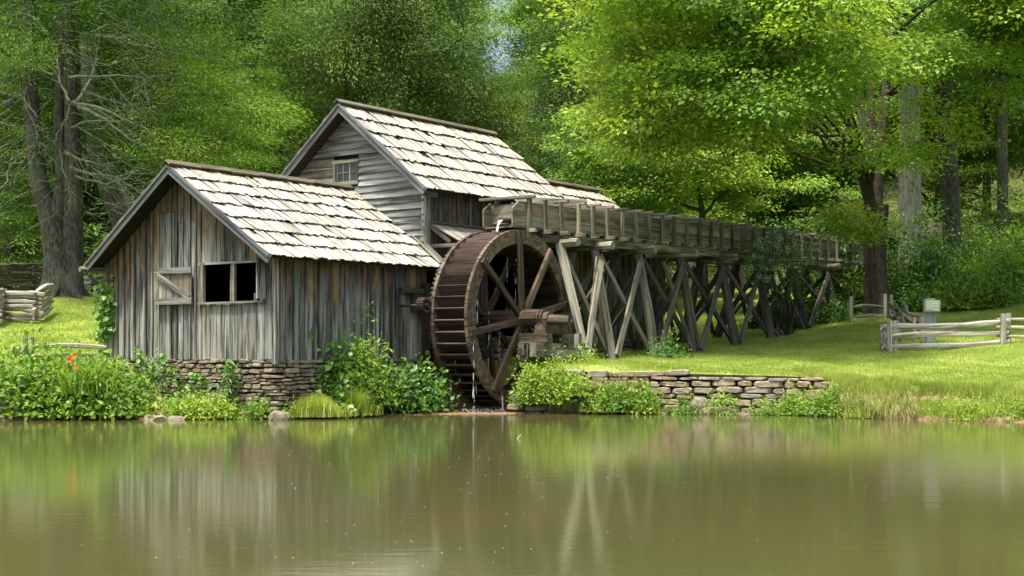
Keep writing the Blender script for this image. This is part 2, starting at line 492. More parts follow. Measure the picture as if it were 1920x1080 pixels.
shore_y = np.array([27, 30.8, 31.6, 32.2, 32.3, 32.3, 32.7, 34.5, 36.0, 36.5, 36.5, 35.9, 35.5, 35.3, 35.15, 34.6, 33.2, 32.5, 32.1, 31.0, 29, 25.0])
width_x = np.array([-60, -5.0, -2.0, 0.0, 7.2, 7.8, 9.0, 60])
width_y = np.array([0.8, 0.6, 0.4, 0.35, 0.35, 1.2, 2.2, 2.2])
def vnoise(x, y, sc, seed=0):
    return (np.sin(x * sc + seed) * np.cos(y * sc * 1.13 + seed * 2.1) + 0.5 * np.sin(x * sc * 2.3 + y * sc * 1.7 + seed) + 0.35 * np.sin(x * sc * 4.1 - y * sc * 3.3 + seed * 3)) / 1.85
def gz(x, y):
    x = np.asarray(x, float); y = np.asarray(y, float)
    ys = np.interp(x, shore_x, shore_y) + 0.12 * vnoise(x, x * 0, 2.2, 1.0)
    wd = np.interp(x, width_x, width_y)
    z = ztop(x, y)
    z = np.where(z > 18, 18 + 8 * (1 - np.exp(-(z - 18) / 8)), z) + 0.05 * vnoise(x, y, 0.9, 2.0) + 0.02 * vnoise(x, y, 3.1, 5.0)
    f = np.clip((y - ys) / wd, 0, 1)
    right = np.clip((x - 7.6) / 1.0, 0, 1)
    # eroded lip on the right bank: a gentle foot, then a step
    fx = np.clip(f + .10 * vnoise(x, y * .3, 1.6, 4), 0, 1)
    fr = np.interp(fx, [0, .10, .20, .34, .62, .70, .80, 1.0], [0.44, .50, .62, .70, .76, .90, .97, 1.0]) * (f > 0)
    fr = fr * np.clip(f / .02, 0, 1)
    fr = fr + 0.06 * vnoise(x, y, 2.6, 3.0) * (f > 0.02) * (f < 0.98)
    f = f * (1 - right) + fr * right
    zz = -0.7 + (z + 0.7) * f
    beach = np.clip((y - ys) / 0.1, 0, 1)
    zz = np.where((y > ys) & (right > 0), np.maximum(zz, 0.03 * beach), zz)
    # wheel pit
    t = (x - C0[0]) * SF + (y - C0[1]) * CF
    v = (x - C0[0]) * CF - (y - C0[1]) * SF
    pit = (t > 3.0) & (t < 10.3) & (v > -0.25) & (v < 2.42)
    zz = np.where(pit, -0.7, zz)
    # low ledge in front of the shed footing
    led = np.clip((x + 9.9) / .8, 0, 1) * np.clip((-1.8 - x) / .5, 0, 1) * ((t < -.02) | ((v > 0.02) & (t < 5.5)))
    zz = np.where(led > 0, np.minimum(zz, 2.0 - led * 1.83 + .05 * vnoise(x, y, 3.0, 2)), zz)
    # lumpy right bank
    zz = zz + right * np.clip((y - ys) / .5, 0, 1) * np.clip(1.6 - (y - ys) / 2.2, 0, 1) * (.09 * vnoise(x, y, 1.9, 7) + .05 * vnoise(x, y, 4.7, 3))
    return zz
def gzs(x, y): return float(gz(np.array([x]), np.array([y]))[0])
def on(x, y, dz=0.0): return Vector((x, y, gzs(x, y) + dz))

def axis_pts(segs):
    out = []
    for a, b_, s in segs: out += list(np.arange(a, b_, s))
    return np.array(out + [segs[-1][1]])
gx = axis_pts([(-160, -60, 10), (-60, -18, 2), (-18, 20, 0.2), (20, 60, 2), (60, 161, 10)])
gy = axis_pts([(-40, 24, 8), (24, 30, 1.5), (30, 46, 0.16), (46, 62, 0.5), (62, 90, 2), (90, 260, 10)])
GX, GY = np.meshgrid(gx, gy)
GZ = gz(GX, GY)
GZ = np.where(GY < 24, -0.7, GZ)
# behind the camera a bank rises again
GZ = np.where(GY < -8, 1.0, GZ)
nx, ny = len(gx), len(gy)
V = np.stack([GX, GY, GZ], axis=-1).reshape(-1, 3)
I = np.arange(nx * ny).reshape(ny, nx)
Fq = np.stack([I[:-1, :-1], I[:-1, 1:], I[1:, 1:], I[1:, :-1]], axis=-1).reshape(-1, 4)
b = NB('lawn_ground')
ps = b.pos()
sx = b.n.new('ShaderNodeSeparateXYZ'); b.l.new(ps, sx.inputs[0])
nm = b.n.new('ShaderNodeSeparateXYZ'); b.l.new(b.n.new('ShaderNodeNewGeometry').outputs['Normal'], nm.inputs[0])
n1 = b.noise(ps, 0.7, 5); n2 = b.noise(ps, 6.0, 5, 0.65); n3 = b.noise(ps, 40.0, 3)
g = b.mix(b.mapr(n1, 0.4, 0.62), (0.13, 0.20, 0.03), (0.26, 0.32, 0.07))
g = b.mix(b.math('MULTIPLY', b.mapr(n2, 0.5, 0.72), 0.65), g, (0.28, 0.26, 0.10))
g = b.mix(b.math('MULTIPLY', b.mapr(n3, 0.45, 0.6), 0.45), g, (0.09, 0.15, 0.02))
soil = b.mix(b.mapr(n2, 0.4, 0.65), (0.13, 0.088, 0.05), (0.24, 0.175, 0.105))
soil = b.mix(b.math('MULTIPLY', b.mapr(n1, 0.55, 0.6), b.math('GREATER_THAN', sx.outputs[0], 8.0)), soil, (0.30, 0.135, 0.06))
steep = b.mapr(b.math('ADD', nm.outputs[2], b.math('MULTIPLY', b.math('SUBTRACT', n2, 0.5), 0.35)), 0.78, 0.9, 1.0, 0.0)
low = b.mapr(b.math('ADD', sx.outputs[2], b.math('MULTIPLY', b.math('SUBTRACT', n2, 0.5), 0.3)), 0.06, 0.24, 1.0, 0.0)
gm = b.math('MAXIMUM', b.math('MULTIPLY', steep, b.mapr(sx.outputs[2], 0.55, 0.85, 1.0, 0.0)), low)
col = b.mix(gm, g, soil)
# forest floor far up the slope
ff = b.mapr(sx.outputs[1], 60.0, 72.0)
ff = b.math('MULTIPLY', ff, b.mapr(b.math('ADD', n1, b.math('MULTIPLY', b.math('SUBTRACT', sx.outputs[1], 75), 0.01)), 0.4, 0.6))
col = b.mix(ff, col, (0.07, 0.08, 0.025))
b.principled(col, 0.95, 0.1, n2, 0.5, 0.05)
lawn = link('lawn', mesh_np('lawn', V, Fq, b.m, smooth=True), None)
tag(lawn, kind='structure')

# ------------------------------------------------------------ water
b = NB('pond_water')
ps = b.pos()
mp = b.n.new('ShaderNodeMapping'); b.l.new(ps, mp.inputs[0]); mp.inputs['Scale'].default_value = (0.35, 1.0, 1.0)
r1 = b.noise(mp.outputs[0], 5.5, 3, 0.55)
r2 = b.noise(mp.outputs[0], 26.0, 3, 0.6)
rp = b.n.new('ShaderNodeTexNoise'); b.l.new(ps, rp.inputs['Vector']); rp.inputs['Scale'].default_value = 0.25
h = b.math('ADD', b.math('MULTIPLY', r1, 0.5), b.math('MULTIPLY', r2, 0.12))
nb = b.noise(ps, 0.16, 3)
col = b.mix(b.mapr(nb, 0.35, 0.65), (0.074, 0.066, 0.024), (0.058, 0.068, 0.023))
b.principled(col, 0.08, 0.65, h, 0.055, 0.05, IOR=1.33)
M['water'] = b.m
wx = axis_pts([(-160, -20, 20), (-20, 20, 1), (20, 161, 20)])
wy = axis_pts([(-40, 5, 5), (5, 41, 1)])
GX, GY = np.meshgrid(wx, wy)
V = np.stack([GX, GY, np.zeros_like(GX)], axis=-1).reshape(-1, 3)
I = np.arange(len(wx) * len(wy)).reshape(len(wy), len(wx))
Fq = np.stack([I[:-1, :-1], I[:-1, 1:], I[1:, 1:], I[1:, :-1]], axis=-1).reshape(-1, 4)
pond = link('pond_water', mesh_np('pond_water', V, Fq, M['water']), None)
tag(pond, kind='structure')
# gravel bar washed up below the wheel
b = NB('wet_gravel')
n1 = b.noise(b.pos(), 25, 5, 0.7)
b.principled(b.mix(b.mapr(n1, 0.4, 0.6), (0.12, 0.07, 0.035), (0.3, 0.19, 0.1)), 0.5, 0.4, n1, 0.6, 0.02)
k = 60; V = []
for i in range(k + 1):
    f = i / k; x = -3.6 + 4.1 * f; yc = 34.2 + 1.55 * f ** 0.6 - 0.1 * math.sin(9 * f)
    hw = 0.05 + 0.38 * math.sin(math.pi * min(1, f * 1.05)) ** 0.7 if f < 0.95 else 0.05
    for s, zz in ((-1, -0.03), (-0.5, 0.018), (0.3, 0.03), (1, -0.03)):
        V.append((x, yc + s * hw + rng.uniform(-.03, .03), zz + rng.uniform(-.008, .012)))
Fq = [(4 * i + j, 4 * i + 4 + j, 4 * i + 5 + j, 4 * i + 1 + j) for i in range(k) for j in range(3)]
bar = link('gravel_bar', mesh_py('gravel_bar', V, Fq, b.m, True), None)
tag(bar, kind='stuff'); bar['label'] = 'thin wet brown gravel bar on the water in front of the wheel'
# path beyond the meadow
path = [(10.6, 72), (12.6, 73.5), (14, 78), (15.0, 82), (17.5, 84)]
V = []; Fq = []
for i, (x, y) in enumerate(path):
    for s in (-1.6, 1.6):
        V.append((x + s, y, gzs(x + s, y) + 0.15))
for i in range(len(path) - 1): Fq.append((2 * i, 2 * i + 1, 2 * i + 3, 2 * i + 2))
pth = link('asphalt_path', mesh_py('asphalt_path', V, Fq, M['asphalt']), None); tag(pth, kind='structure')
# ============================================================ SHINGLED ROOFS
def shingle_mesh(L, wd, k):
    r = random.Random(k * 13 + 1)
    n = 3
    V = []
    # local: z from 0 (butt) up the slope to L, x = width, y = thickness (outwards negative)
    tb = 0.015 + r.uniform(-.004, .006)
    xs = [-wd / 2, -wd / 6, wd / 6, wd / 2]
    for x in xs:
        jag = r.uniform(-.035, .035)
        lift = r.uniform(-.008, .012)
        V.append((x, -tb - lift, jag)); V.append((x, -lift * 0.5 + 0.0, jag + 0.004))
    for x in xs:
        V.append((x * 0.98, -0.008, L)); V.append((x * 0.98, 0.0, L))
    Fc = []
    for i in range(3):
        a = 2 * i; c = 8 + 2 * i
        Fc.append((a, a + 2, c + 2, c)); Fc.append((a + 1, a, c, c + 1) if False else (a + 1, a + 3, a + 2, a))
    Fc.append((0, 8, 9, 1)); Fc.append((6, 7, 15, 14))
    Fc.append((1, 9, 15, 7))
    return mesh_py('shingle', V, Fc, M['shingle'])
SH = [shingle_mesh(0.80, 0.155, k) for k in range(9)]
def roof_slope(parent, name, t0, t1, eave, ridge, e_cnt, wd, limit, sgn=1, t1e=None, mat='shingle', deck=True, rnd=5):
    """eave/ridge = (v, z). sgn=1 for the slope facing +v"""
    rr = random.Random(rnd)
    ev = Vector((0, 0, 0))
    def PT(t, f): return W(t, eave[0] + (ridge[0] - eave[0]) * f, eave[1] + (ridge[1] - eave[1]) * f)
    up = (PT(t0, 1) - PT(t0, 0)); rake = up.length; up.normalize()
    if t1e is None: t1e = t1
    outn = TD.cross(up) * (1 if TD.cross(up).z > 0 else -1)
    roof = None
    if deck:
        a, b_, c, d = PT(t0, 0), PT(t1e, 0), PT(t1, 1), PT(t0, 1)
        off = outn * -0.06
        Vs = [a, b_, c, d] + [p + off for p in (a, b_, c, d)]
        roof = link(name, mesh_py(name, Vs, [(0, 1, 2, 3), (7, 6, 5, 4), (0, 4, 5, 1), (1, 5, 6, 2), (2, 6, 7, 3), (3, 7, 4, 0)], M['interior']), parent)
    expo = rake / e_cnt
    cnt = 0; bulkV = []; bulkF = []
    x = TD.copy(); 
    y = -outn
    for c in range(e_cnt):
        tl = t0 - 0.04
        te = t1 + (t1e - t1) * (1 - (c + 0.5) / e_cnt) + 0.04
        while tl < te:
            ww = wd * rr.uniform(0.72, 1.3)
            f = (c * expo - 0.05 + rr.uniform(-.035, .03)) / rake
            base = PT(tl + ww / 2, f) + outn * (0.012 + 0.030 + rr.uniform(-.008, .016))
            rot = rr.uniform(-.06, .045)
            pitch = -0.062 + rr.uniform(-.02, .012)
            if rr.random() < 0.09: pitch -= 0.035
            z2 = (up * math.cos(pitch) + outn * math.sin(pitch)).normalized()
            x2 = (x * math.cos(rot) + z2 * math.sin(rot)); z2 = (z2 * math.cos(rot) - x * math.sin(rot)).normalized()
            x2 = (x2 - z2 * x2.dot(z2)).normalized(); y2 = z2.cross(x2)
            if y2.dot(outn) > 0: x2 = -x2; y2 = -y2
            Lf = (expo + 0.14) / 0.80
            if c == e_cnt - 1: Lf = (expo + 0.02) / 0.80
            Mx = basis(x2 * (ww / 0.155 * 0.97), y2, z2 * Lf, base)
            me = SH[rr.randrange(len(SH))]
            if cnt < limit and roof is not None:
                link('shingle', me, roof, Mx, (0, rr.choice([0.47, 0.5, 0.5, 0.53, 0.44]), rr.choice([0, 0, 0, .25]), 1))
                cnt += 1
            else:
                o = len(bulkV)
                bulkV += [Mx @ v.co for v in me.vertices]; bulkF += [tuple(i + o for i in p.vertices) for p in me.polygons]
            tl += ww
    if bulkV:
        q = link('shingle_rows', mesh_py('shingle_rows', bulkV, bulkF, M[mat]), roof or parent); tag(q, kind='stuff')
        q['label'] = 'grey split shingles in rows'
    return roof, PT, outn, up

# ============================================================ SMALL SHED (board sided)
shed = thing('board_shed', 'low weathered plank shed with an open window and stone footing left of the water wheel', 'shed', W(0, -3, 0.0))
Z0 = 1.36                       # foot of the boards
EV, EZ = 0.36, 3.70; AV, AZ = -3.02, 5.98      # eave and ridge (v, z)
sl = (AZ - EZ) / (EV - AV)
SLL = (5.98 - 3.69) / 3.13
def roofz(v): return EZ + (EV - v) * sl if v > AV else AZ - (AV - v) * SLL
WLT = -5.95                     # left wall v
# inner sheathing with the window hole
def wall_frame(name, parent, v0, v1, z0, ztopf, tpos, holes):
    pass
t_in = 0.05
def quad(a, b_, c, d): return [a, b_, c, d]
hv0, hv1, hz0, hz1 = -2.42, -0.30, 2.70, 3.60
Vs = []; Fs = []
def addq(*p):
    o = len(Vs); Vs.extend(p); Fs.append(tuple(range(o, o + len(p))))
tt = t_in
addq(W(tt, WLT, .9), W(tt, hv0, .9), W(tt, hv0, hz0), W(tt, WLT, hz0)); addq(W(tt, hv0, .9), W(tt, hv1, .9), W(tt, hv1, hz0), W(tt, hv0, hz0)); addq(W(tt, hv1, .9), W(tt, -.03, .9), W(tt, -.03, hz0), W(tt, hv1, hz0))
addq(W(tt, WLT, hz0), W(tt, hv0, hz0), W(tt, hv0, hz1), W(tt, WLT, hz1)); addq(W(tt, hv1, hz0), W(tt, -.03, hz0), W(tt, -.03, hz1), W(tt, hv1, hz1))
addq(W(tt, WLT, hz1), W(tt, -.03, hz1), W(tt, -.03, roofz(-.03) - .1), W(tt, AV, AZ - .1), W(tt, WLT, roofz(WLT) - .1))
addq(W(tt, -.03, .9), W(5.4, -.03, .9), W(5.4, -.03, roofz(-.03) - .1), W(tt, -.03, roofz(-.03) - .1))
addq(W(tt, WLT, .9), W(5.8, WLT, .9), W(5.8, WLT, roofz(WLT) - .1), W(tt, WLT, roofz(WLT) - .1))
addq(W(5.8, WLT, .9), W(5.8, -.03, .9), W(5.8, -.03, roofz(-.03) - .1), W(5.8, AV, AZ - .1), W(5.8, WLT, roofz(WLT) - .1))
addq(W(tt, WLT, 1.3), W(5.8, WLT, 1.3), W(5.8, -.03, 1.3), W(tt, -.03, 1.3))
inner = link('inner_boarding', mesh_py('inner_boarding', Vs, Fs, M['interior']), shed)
# front boards
def vboard(parent, t, v0, v1, zb, zt0, zt1, th, mat, color, axis='v', name='board'):
    """vertical board in the front plane (axis v) or in a side plane (axis t, then t = v of plane)"""
    vc = (v0 + v1) / 2; zt = (zt0 + zt1) / 2
    n = 4
    poly_l = [(v0 - vc, zt0 - zt), ]
    # outline with slightly wavy sides
    left = [(v0 - vc + rng.uniform(-.004, .004), zt0 - zt + (zb + rng.uniform(-.008, .008) - zt0) * i / n) for i in range(n + 1)]
    right = [(v1 - vc + rng.uniform(-.004, .004), zt1 - zt + (zb + rng.uniform(-.008, .008) - zt1) * i / n) for i in range(n, -1, -1)]
    poly = left + right
    if axis == 'v':
        Mx = basis(VD, TD, ZD, W(t, vc, zt))
    else:
        Mx = basis(TD, -VD, ZD, W(vc, t, zt))
    return slabpoly(name, poly, Mx, th, M[mat], parent, color)
v = WLT
i = 0
while v < -0.01:
    ww = rng.uniform(0.17, 0.27)
    v1 = min(v + ww, 0.0)
    if 0 - v1 < 0.08: v1 = 0.0
    g = 0.006; a, c = v + g, v1 - g
    push = -0.004 - rng.uniform(0, .022)
    zt0, zt1 = roofz(a) - 0.10, roofz(c) - 0.10
    mid = (a + c) / 2
    inwin = hv0 < mid < hv1
    tone = rng.uniform(.38, .62) * (1.12 if rng.random() < .25 else 1)
    if inwin:
        vboard(shed, push, a, c, Z0, hz0 - .02, hz0 - .02, .028, 'board', (0, tone * 1.08, 0, 1))
        vboard(shed, push, a, c, hz1 + .03, zt0, zt1, .028, 'board', (0.3, tone, .15, 1))
    elif zt0 > 5.1 and zt1 > 5.1 and rng.random() < .85:
        zj = 4.78 + rng.choice([-.12, 0, .02, .15])
        vboard(shed, push, a, c, Z0 if not inwin else hz1, zj - .008, zj - .008, .028, 'board', (0.0, tone, .1, 1))
        vboard(shed, push - rng.uniform(-.012, .012), a, c, zj + .006, zt0, zt1, .028, 'board', (0.4, tone, .3, 1))
    else:
        vboard(shed, push, a, c, Z0 + rng.uniform(-.012, .02), zt0, zt1, .028, 'board', (0.34, tone, .05, 1))
    if rng.random() < 0.75 and not inwin:
        # batten over the joint
        vb = v1 + rng.uniform(-.01, .01)
        if vb < -0.1 and not (hv0 - .1 < vb < hv1 + .1):
            vboard(shed, -.055, vb - .028, vb + .028, Z0 + .02, roofz(vb) - .12, roofz(vb) - .12, .02, 'board', (0.36, tone * rng.uniform(.6, 1.2), .1, 1), name='batten')
    v = v1
# side boards (long wall)
t = 0.0
while t < 5.3:
    ww = rng.uniform(0.16, 0.26); t1 = min(t + ww, 5.35)
    tone = rng.uniform(.36, .62)
    zb = Z0 - .10 + .01 * t + rng.uniform(-.01, .012)
    vboard(shed, rng.uniform(.004, .03), t + .005, t1 - .005, zb, roofz(0) - .03, roofz(0) - .03, .028, 'board', (0.34, tone, .05, 1), axis='t')
    if rng.random() < .55:
        vboard(shed, .05, t1 - .026, t1 + .026, zb + .02, roofz(0) - .05, roofz(0) - .05, .02, 'board', (0.3, tone * rng.uniform(.7, 1.25), .05, 1), axis='t', name='batten')
    t = t1
# left wall, one sheet of boards
t = 0
while t < 5.6:
    t1 = min(t + .26, 5.7)
    vboard(shed, WLT - .03, t + .005, t1 - .005, Z0, roofz(WLT) - .03, roofz(WLT) - .03, .028, 'board', (.3, .45, 0, 1), axis='t')
    t = t1
timber('corner_board', W(-.045, .035, 3.92), W(-.045, .035, Z0 - .1), .13, .035, M['board'], shed, up=VD, color=(.1, .62, 0, 1), seg=3, warp=.004)
timber('corner_board', W(-.02, .07, 3.92), W(-.02, .07, Z0 - .1), .12, .03, M['board'], shed, up=TD, color=(.1, .56, 0, 1), seg=3, warp=.004)
timber('corner_board', W(-.03, WLT - .03, 3.8), W(-.03, WLT - .03, .75), .12, .03, M['board'], shed, up=VD, color=(.1, .5, 0, 1), seg=3, warp=.004)
# window frame: posts, lintel, sill
timber('window_post', W(-.05, -2.36, 3.66), W(-.05, -2.36, 2.64), .12, .07, M['board'], shed, up=VD, color=(0, .6, .55, 1))
timber('window_post', W(0.0, -1.36, 3.62), W(0.0, -1.36, 2.68), .13, .08, M['board'], shed, up=VD, color=(0, .56, .3, 1), seg=2, warp=.006)
timber('window_post', W(-.04, -.36, 3.62), W(-.04, -.36, 2.68), .09, .07, M['board'], shed, up=VD, color=(0, .5, .3, 1))
timber('window_sill', W(-.07, -2.5, 2.69), W(-.07, -.26, 2.70), .05, .07, M['board'], shed, color=(0, .66, 0, 1))
timber('window_lintel', W(-.05, -2.5, 3.63), W(-.05, -.28, 3.63), .05, .05, M['board'], shed, color=(0, .5, 0, 1))
# right shutter, standing out from the wall edge on
sh2 = timber('window_shutter', W(-.17, -.28, 3.66), W(-.17, -.28, 2.76), .26, .03, M['board'], shed, up=TD, color=(0, .6, 0, 1), label='shutter standing open edge on')
timber('small_block', W(-.05, -.55, 2.72), W(-.05, -.55, 2.90), .09, .06, M['board'], shed, up=VD, color=(0, .6, 0, 1))
# left shutter folded back against the wall
shut = link('window_shutter', mesh_py('window_shutter', [(-.003, 0, -.45), (.003, 0, -.45), (.003, 0, .45), (-.003, 0, .45)], [(0, 1, 2, 3)], M['interior']), shed, basis(VD, TD, ZD, W(-.09, -3.3, 3.13)), label='plank shutter with a diagonal brace folded back')
for k in range(4):
    a = -3.95 + .315 * k
    slabpoly('shutter_board', [(-.15, -.45), (.15, -.45), (.15, .44), (-.15, .44)], basis(VD, TD, ZD, W(-.10 - rng.uniform(0, .01), a + .155, 3.13)), .024, M['board'], shut, (0, rng.uniform(.42, .55), .35, 1))
timber('shutter_batten', W(-.135, -4.0, 3.50), W(-.135, -2.66, 3.50), .15, .04, M['board'], shut, color=(0, .5, 0, 1))
timber('shutter_batten', W(-.16, -3.93, 2.76), W(-.12, -2.66, 2.76), .16, .05, M['board'], shut, color=(0, .62, 0, 1))
timber('shutter_brace', W(-.15, -3.88, 3.40), W(-.13, -2.76, 2.84), .13, .035, M['board'], shut, color=(0, .6, 0, 1))
# roof
rf, PT, on_, up_ = roof_slope(shed, 'roof', -.52, 6.35, (EV, EZ), (AV, AZ), 7, .132, 300, t1e=5.6)
rf2, PT2, on2, up2 = roof_slope(shed, 'roof', -.52, 6.2, (-6.15, 3.69), (AV, AZ), 7, .158, 0, rnd=9)
def barge(parent, t, e, r, wd=.19, th=.035, mat='trim', tone=.5, dz=.09):
    timber('barge_board', W(t, e[0], e[1] - dz), W(t, r[0], r[1] - dz), wd, th, M[mat], parent, up=ZD, seg=4, warp=.006, color=(0, tone, 0, 1))
barge(shed, -.54, (EV + .02, EZ), (AV + .01, AZ)); barge(shed, -.54, (-6.15, 3.69), (AV - .01, AZ), tone=.36)
barge(shed, -.57, (EV + .02, EZ + .08), (AV + .01, AZ + .08), wd=.06, tone=.6); barge(shed, -.57, (-6.15, 3.77), (AV - .01, AZ + .08), wd=.06, tone=.4)
# flashing board on the far rake beside the mill gable
timber('flashing_board', W(5.65, EV - .02, EZ + .13), W(6.38, AV + .1, AZ + .10), .16, .03, M['beam'], shed, up=TD, seg=3, warp=.005, color=(0, .66, 0, 1))
timber('flashing_board', W(5.73, EV - .02, EZ + .17), W(6.45, AV + .1, AZ + .15), .05, .08, M['beam'], shed, up=TD, seg=3, warp=.005, color=(0, .5, 0, 1))
for k in range(7):
    a, c = -.62 + k * .98, -.62 + (k + 1) * .98 + .03
    timber('ridge_board', W(a, AV + .06, AZ + .07 + .008 * (k % 2)), W(c, AV + .06, AZ + .07 + .008 * (k % 2)), .17, .035, M['ridge'], shed, up=(VD * .8 + ZD * -.6), seg=2, warp=.01, color=(0, .5, 0, 1))
    timber('ridge_board', W(a, AV - .06, AZ + .08), W(c, AV - .06, AZ + .08), .15, .035, M['ridge'], shed, up=(VD * .8 + ZD * .6), seg=1, warp=.01, color=(0, .5, 0, 1))
# rafter tails and eave board left, purlin end
for k in range(9):
    timber('rafter_tail', W(.2 + k * .62, -.1, 3.86), W(.2 + k * .62, EV - .06, EZ - .05), .09, .07, M['beam'], shed, color=(0, .25, 0, 1))
log('wall_plate', W(-.72, -6.12, 3.6), W(.2, -6.0, 3.6), .07, .09, M['beam'], shed, color=(0, .6, 0, 1))
timber('brace', W(-.45, -6.1, 3.45), W(-.03, -5.98, 3.0), .07, .05, M['beam'], shed, color=(0, .4, 0, 1))

# --- dry stone footing
def stones_wall(parent, name, path, z0, z1f, hrow, wmean, mat, depth=.3, core='dark', limit=300, jitter=.03, batter=.12, gap=.012, core_off=.14, rseed=3, zlow=None, rowvar=.3, big_top=None, vis=None, tight=.86):
    """path: list of world (x, y) along the face, outward normal to the right-hand side when walking"""
    rr = random.Random(rseed)
    pts = [Vector((p[0], p[1], 0)) for p in path]
    seg = [(pts[i + 1] - pts[i]).length for i in range(len(pts) - 1)]
    total = sum(seg)
    def at(s):
        s = max(0, min(total - 1e-4, s))
        for i, L in enumerate(seg):
            if s <= L:
                d = (pts[i + 1] - pts[i]) / L
                return pts[i] + d * s, d
            s -= L
    # core
    Vs = []; Fs = []
    for i, p in enumerate(pts):
        d = (pts[min(i + 1, len(pts) - 1)] - pts[max(i - 1, 0)]).normalized(); nrm = Vector((d.y, -d.x, 0))
        f = sum(seg[:i]) / total
        zt = z1f(f) - .05
        q = p - nrm * core_off
        Vs += [q + nrm * batter * .9 + ZD * (z0 - .25), q + ZD * zt, q - nrm * depth + ZD * zt, q - nrm * depth + ZD * (z0 - .25)]
    for i in range(len(pts) - 1):
        k = 4 * i
        for j in range(3): Fs.append((k + j, k + 4 + j, k + 5 + j, k + 1 + j))
    Fs.append((0, 1, 2, 3)); k = 4 * (len(pts) - 1); Fs.append((k + 3, k + 2, k + 1, k))
    core_o = link(name, mesh_py(name, Vs, Fs, M[core]), parent)
    z = z0; cnt = 0; row = 0; made = []
    zmax = max(z1f(f / 10) for f in range(11))
    while z < zmax - .02:
        h = hrow * rr.uniform(1 - rowvar, 1 + rowvar)
        last = z + h * 1.6 > zmax
        if last and big_top: h = big_top[0]
        s = -rr.uniform(0, wmean * .5)
        while s < total:
            wd = wmean * rr.uniform(.45, 1.7) * (big_top[1] if (last and big_top) else 1)
            sc = s + wd / 2
            p, d = at(sc)
            zt = z1f(max(0, min(1, sc / total)))
            hh = h * rr.uniform(.8, 1.08)
            zz = z + rr.uniform(-.012, .012) + .016 * math.sin(sc * 1.7 + row)
            if zz + hh * .6 < zt and 0 < sc < total:
                nrm = Vector((d.y, -d.x, 0))
                outn = batter * (1 - (zz - z0) / max(.1, zmax - z0))
                c = p + nrm * (outn - .14 + rr.uniform(-jitter, jitter)) + ZD * (zz + hh / 2)
                Vl = []
                dx, dy, dz = (wd - gap) / 2, .17, (hh - gap * .8) / 2
                # rounded irregular block: 8 outline points, front face smaller
                n = 8
                prof = []
                cx1, cz1 = rr.uniform(.6, .95), rr.uniform(.3, .85)
                for (ux, uz) in ((1, -cz1), (1, cz1), (cx1, 1), (-cx1, 1), (-1, cz1 * .9), (-1, -cz1), (-cx1, -1), (cx1 * .95, -1)):
                    k1 = rr.uniform(tight, 1.0)
                    prof.append((dx * ux * k1, dz * uz * rr.uniform(tight, 1.0)))
                for a in range(0):
                    an = 2 * math.pi * (a + .5) / n
                    ca, sa = math.cos(an), math.sin(an)
                    k1 = 1 / max(abs(ca), abs(sa)) * rr.uniform(tight, 1.0)
                    prof.append((dx * ca * k1 * (1 if abs(ca) > .5 else .95), dz * sa * k1))
                for depthf, sf in ((-dy, .95), (dy * .55, 1.0), (dy, rr.uniform(.72, .86))):
                    for (px_, pz_) in prof:
                        Vl.append((px_ * sf, depthf + rr.uniform(-.012, .012), pz_ * (sf if depthf > 0 else 1)))
                Fl = []
                for r_ in range(2):
                    for a in range(n):
                        e = (a + 1) % n
                        Fl.append((r_ * n + a, r_ * n + e, r_ * n + n + e, r_ * n + n + a))
                Fl.append(tuple(range(2 * n, 3 * n)))
                rot = rr.uniform(-.05, .05)
                X = (d * math.cos(rot) + ZD * math.sin(rot)); Zx = (ZD * math.cos(rot) - d * math.sin(rot))
                Mx = basis(X, nrm, Zx, c)
                front = 1 if vis is None or vis(sc / total) else 0
                made.append((front, zz, Vl, Fl, Mx))
            s += wd
        z += h; row += 1
    made.sort(key=lambda q: (-q[0], -q[1]))
    bV = []; bF = []
    for i, (_, _, Vl, Fl, Mx) in enumerate(made):
        if i < limit: link('stone', mesh_py('stone', Vl, Fl, M[mat]), core_o, Mx)
        else:
            o = len(bV); bV += [Mx @ Vector(q) for q in Vl]; bF += [tuple(k + o for k in p) for p in Fl]
    if bV:
        q = link('stones', mesh_py('stones', bV, bF, M[mat]), core_o); tag(q, kind='stuff')
    return core_o
fp = [W(3.0, WLT, 0), W(0, WLT, 0), W(-.02, -3, 0), W(0, .02, 0), W(5.4, .05, 0)]
fp = [(p.x, p.y) for p in fp]
# walk so that outside lies to the right of the walking direction
stones_wall(shed, 'stone_footing', fp, .02, lambda f: 1.36 if f > .3 else 1.36, .10, .30, 'stone', limit=296, rseed=5, batter=.14, vis=lambda f: .2 < f < .8)

# ============================================================ MILL HOUSE
mill = thing('mill_house', 'tall weathered clapboard mill house with a long shake roof and small six-pane gable window', 'mill', W(9, -3, 1.0))
MT = 5.9; EV2, EZ2 = -.02, 5.78; AV2, AZ2 = -3.02, 8.26; WR, WL2 = -.406, -5.63
s2 = (AZ2 - EZ2) / (EV2 - AV2)
def roofz2(v): return EZ2 + (EV2 - v) * s2 if v > AV2 else AZ2 - (AV2 - v) * s2
def vhalf(z):    # half width of the gable at height z
    return (AZ2 - .12 - z) / s2
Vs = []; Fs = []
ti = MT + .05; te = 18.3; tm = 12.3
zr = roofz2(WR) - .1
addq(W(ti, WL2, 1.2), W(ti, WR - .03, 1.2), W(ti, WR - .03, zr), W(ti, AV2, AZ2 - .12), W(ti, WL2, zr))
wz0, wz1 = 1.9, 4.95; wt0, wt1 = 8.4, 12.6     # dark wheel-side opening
vs_ = WR - .03
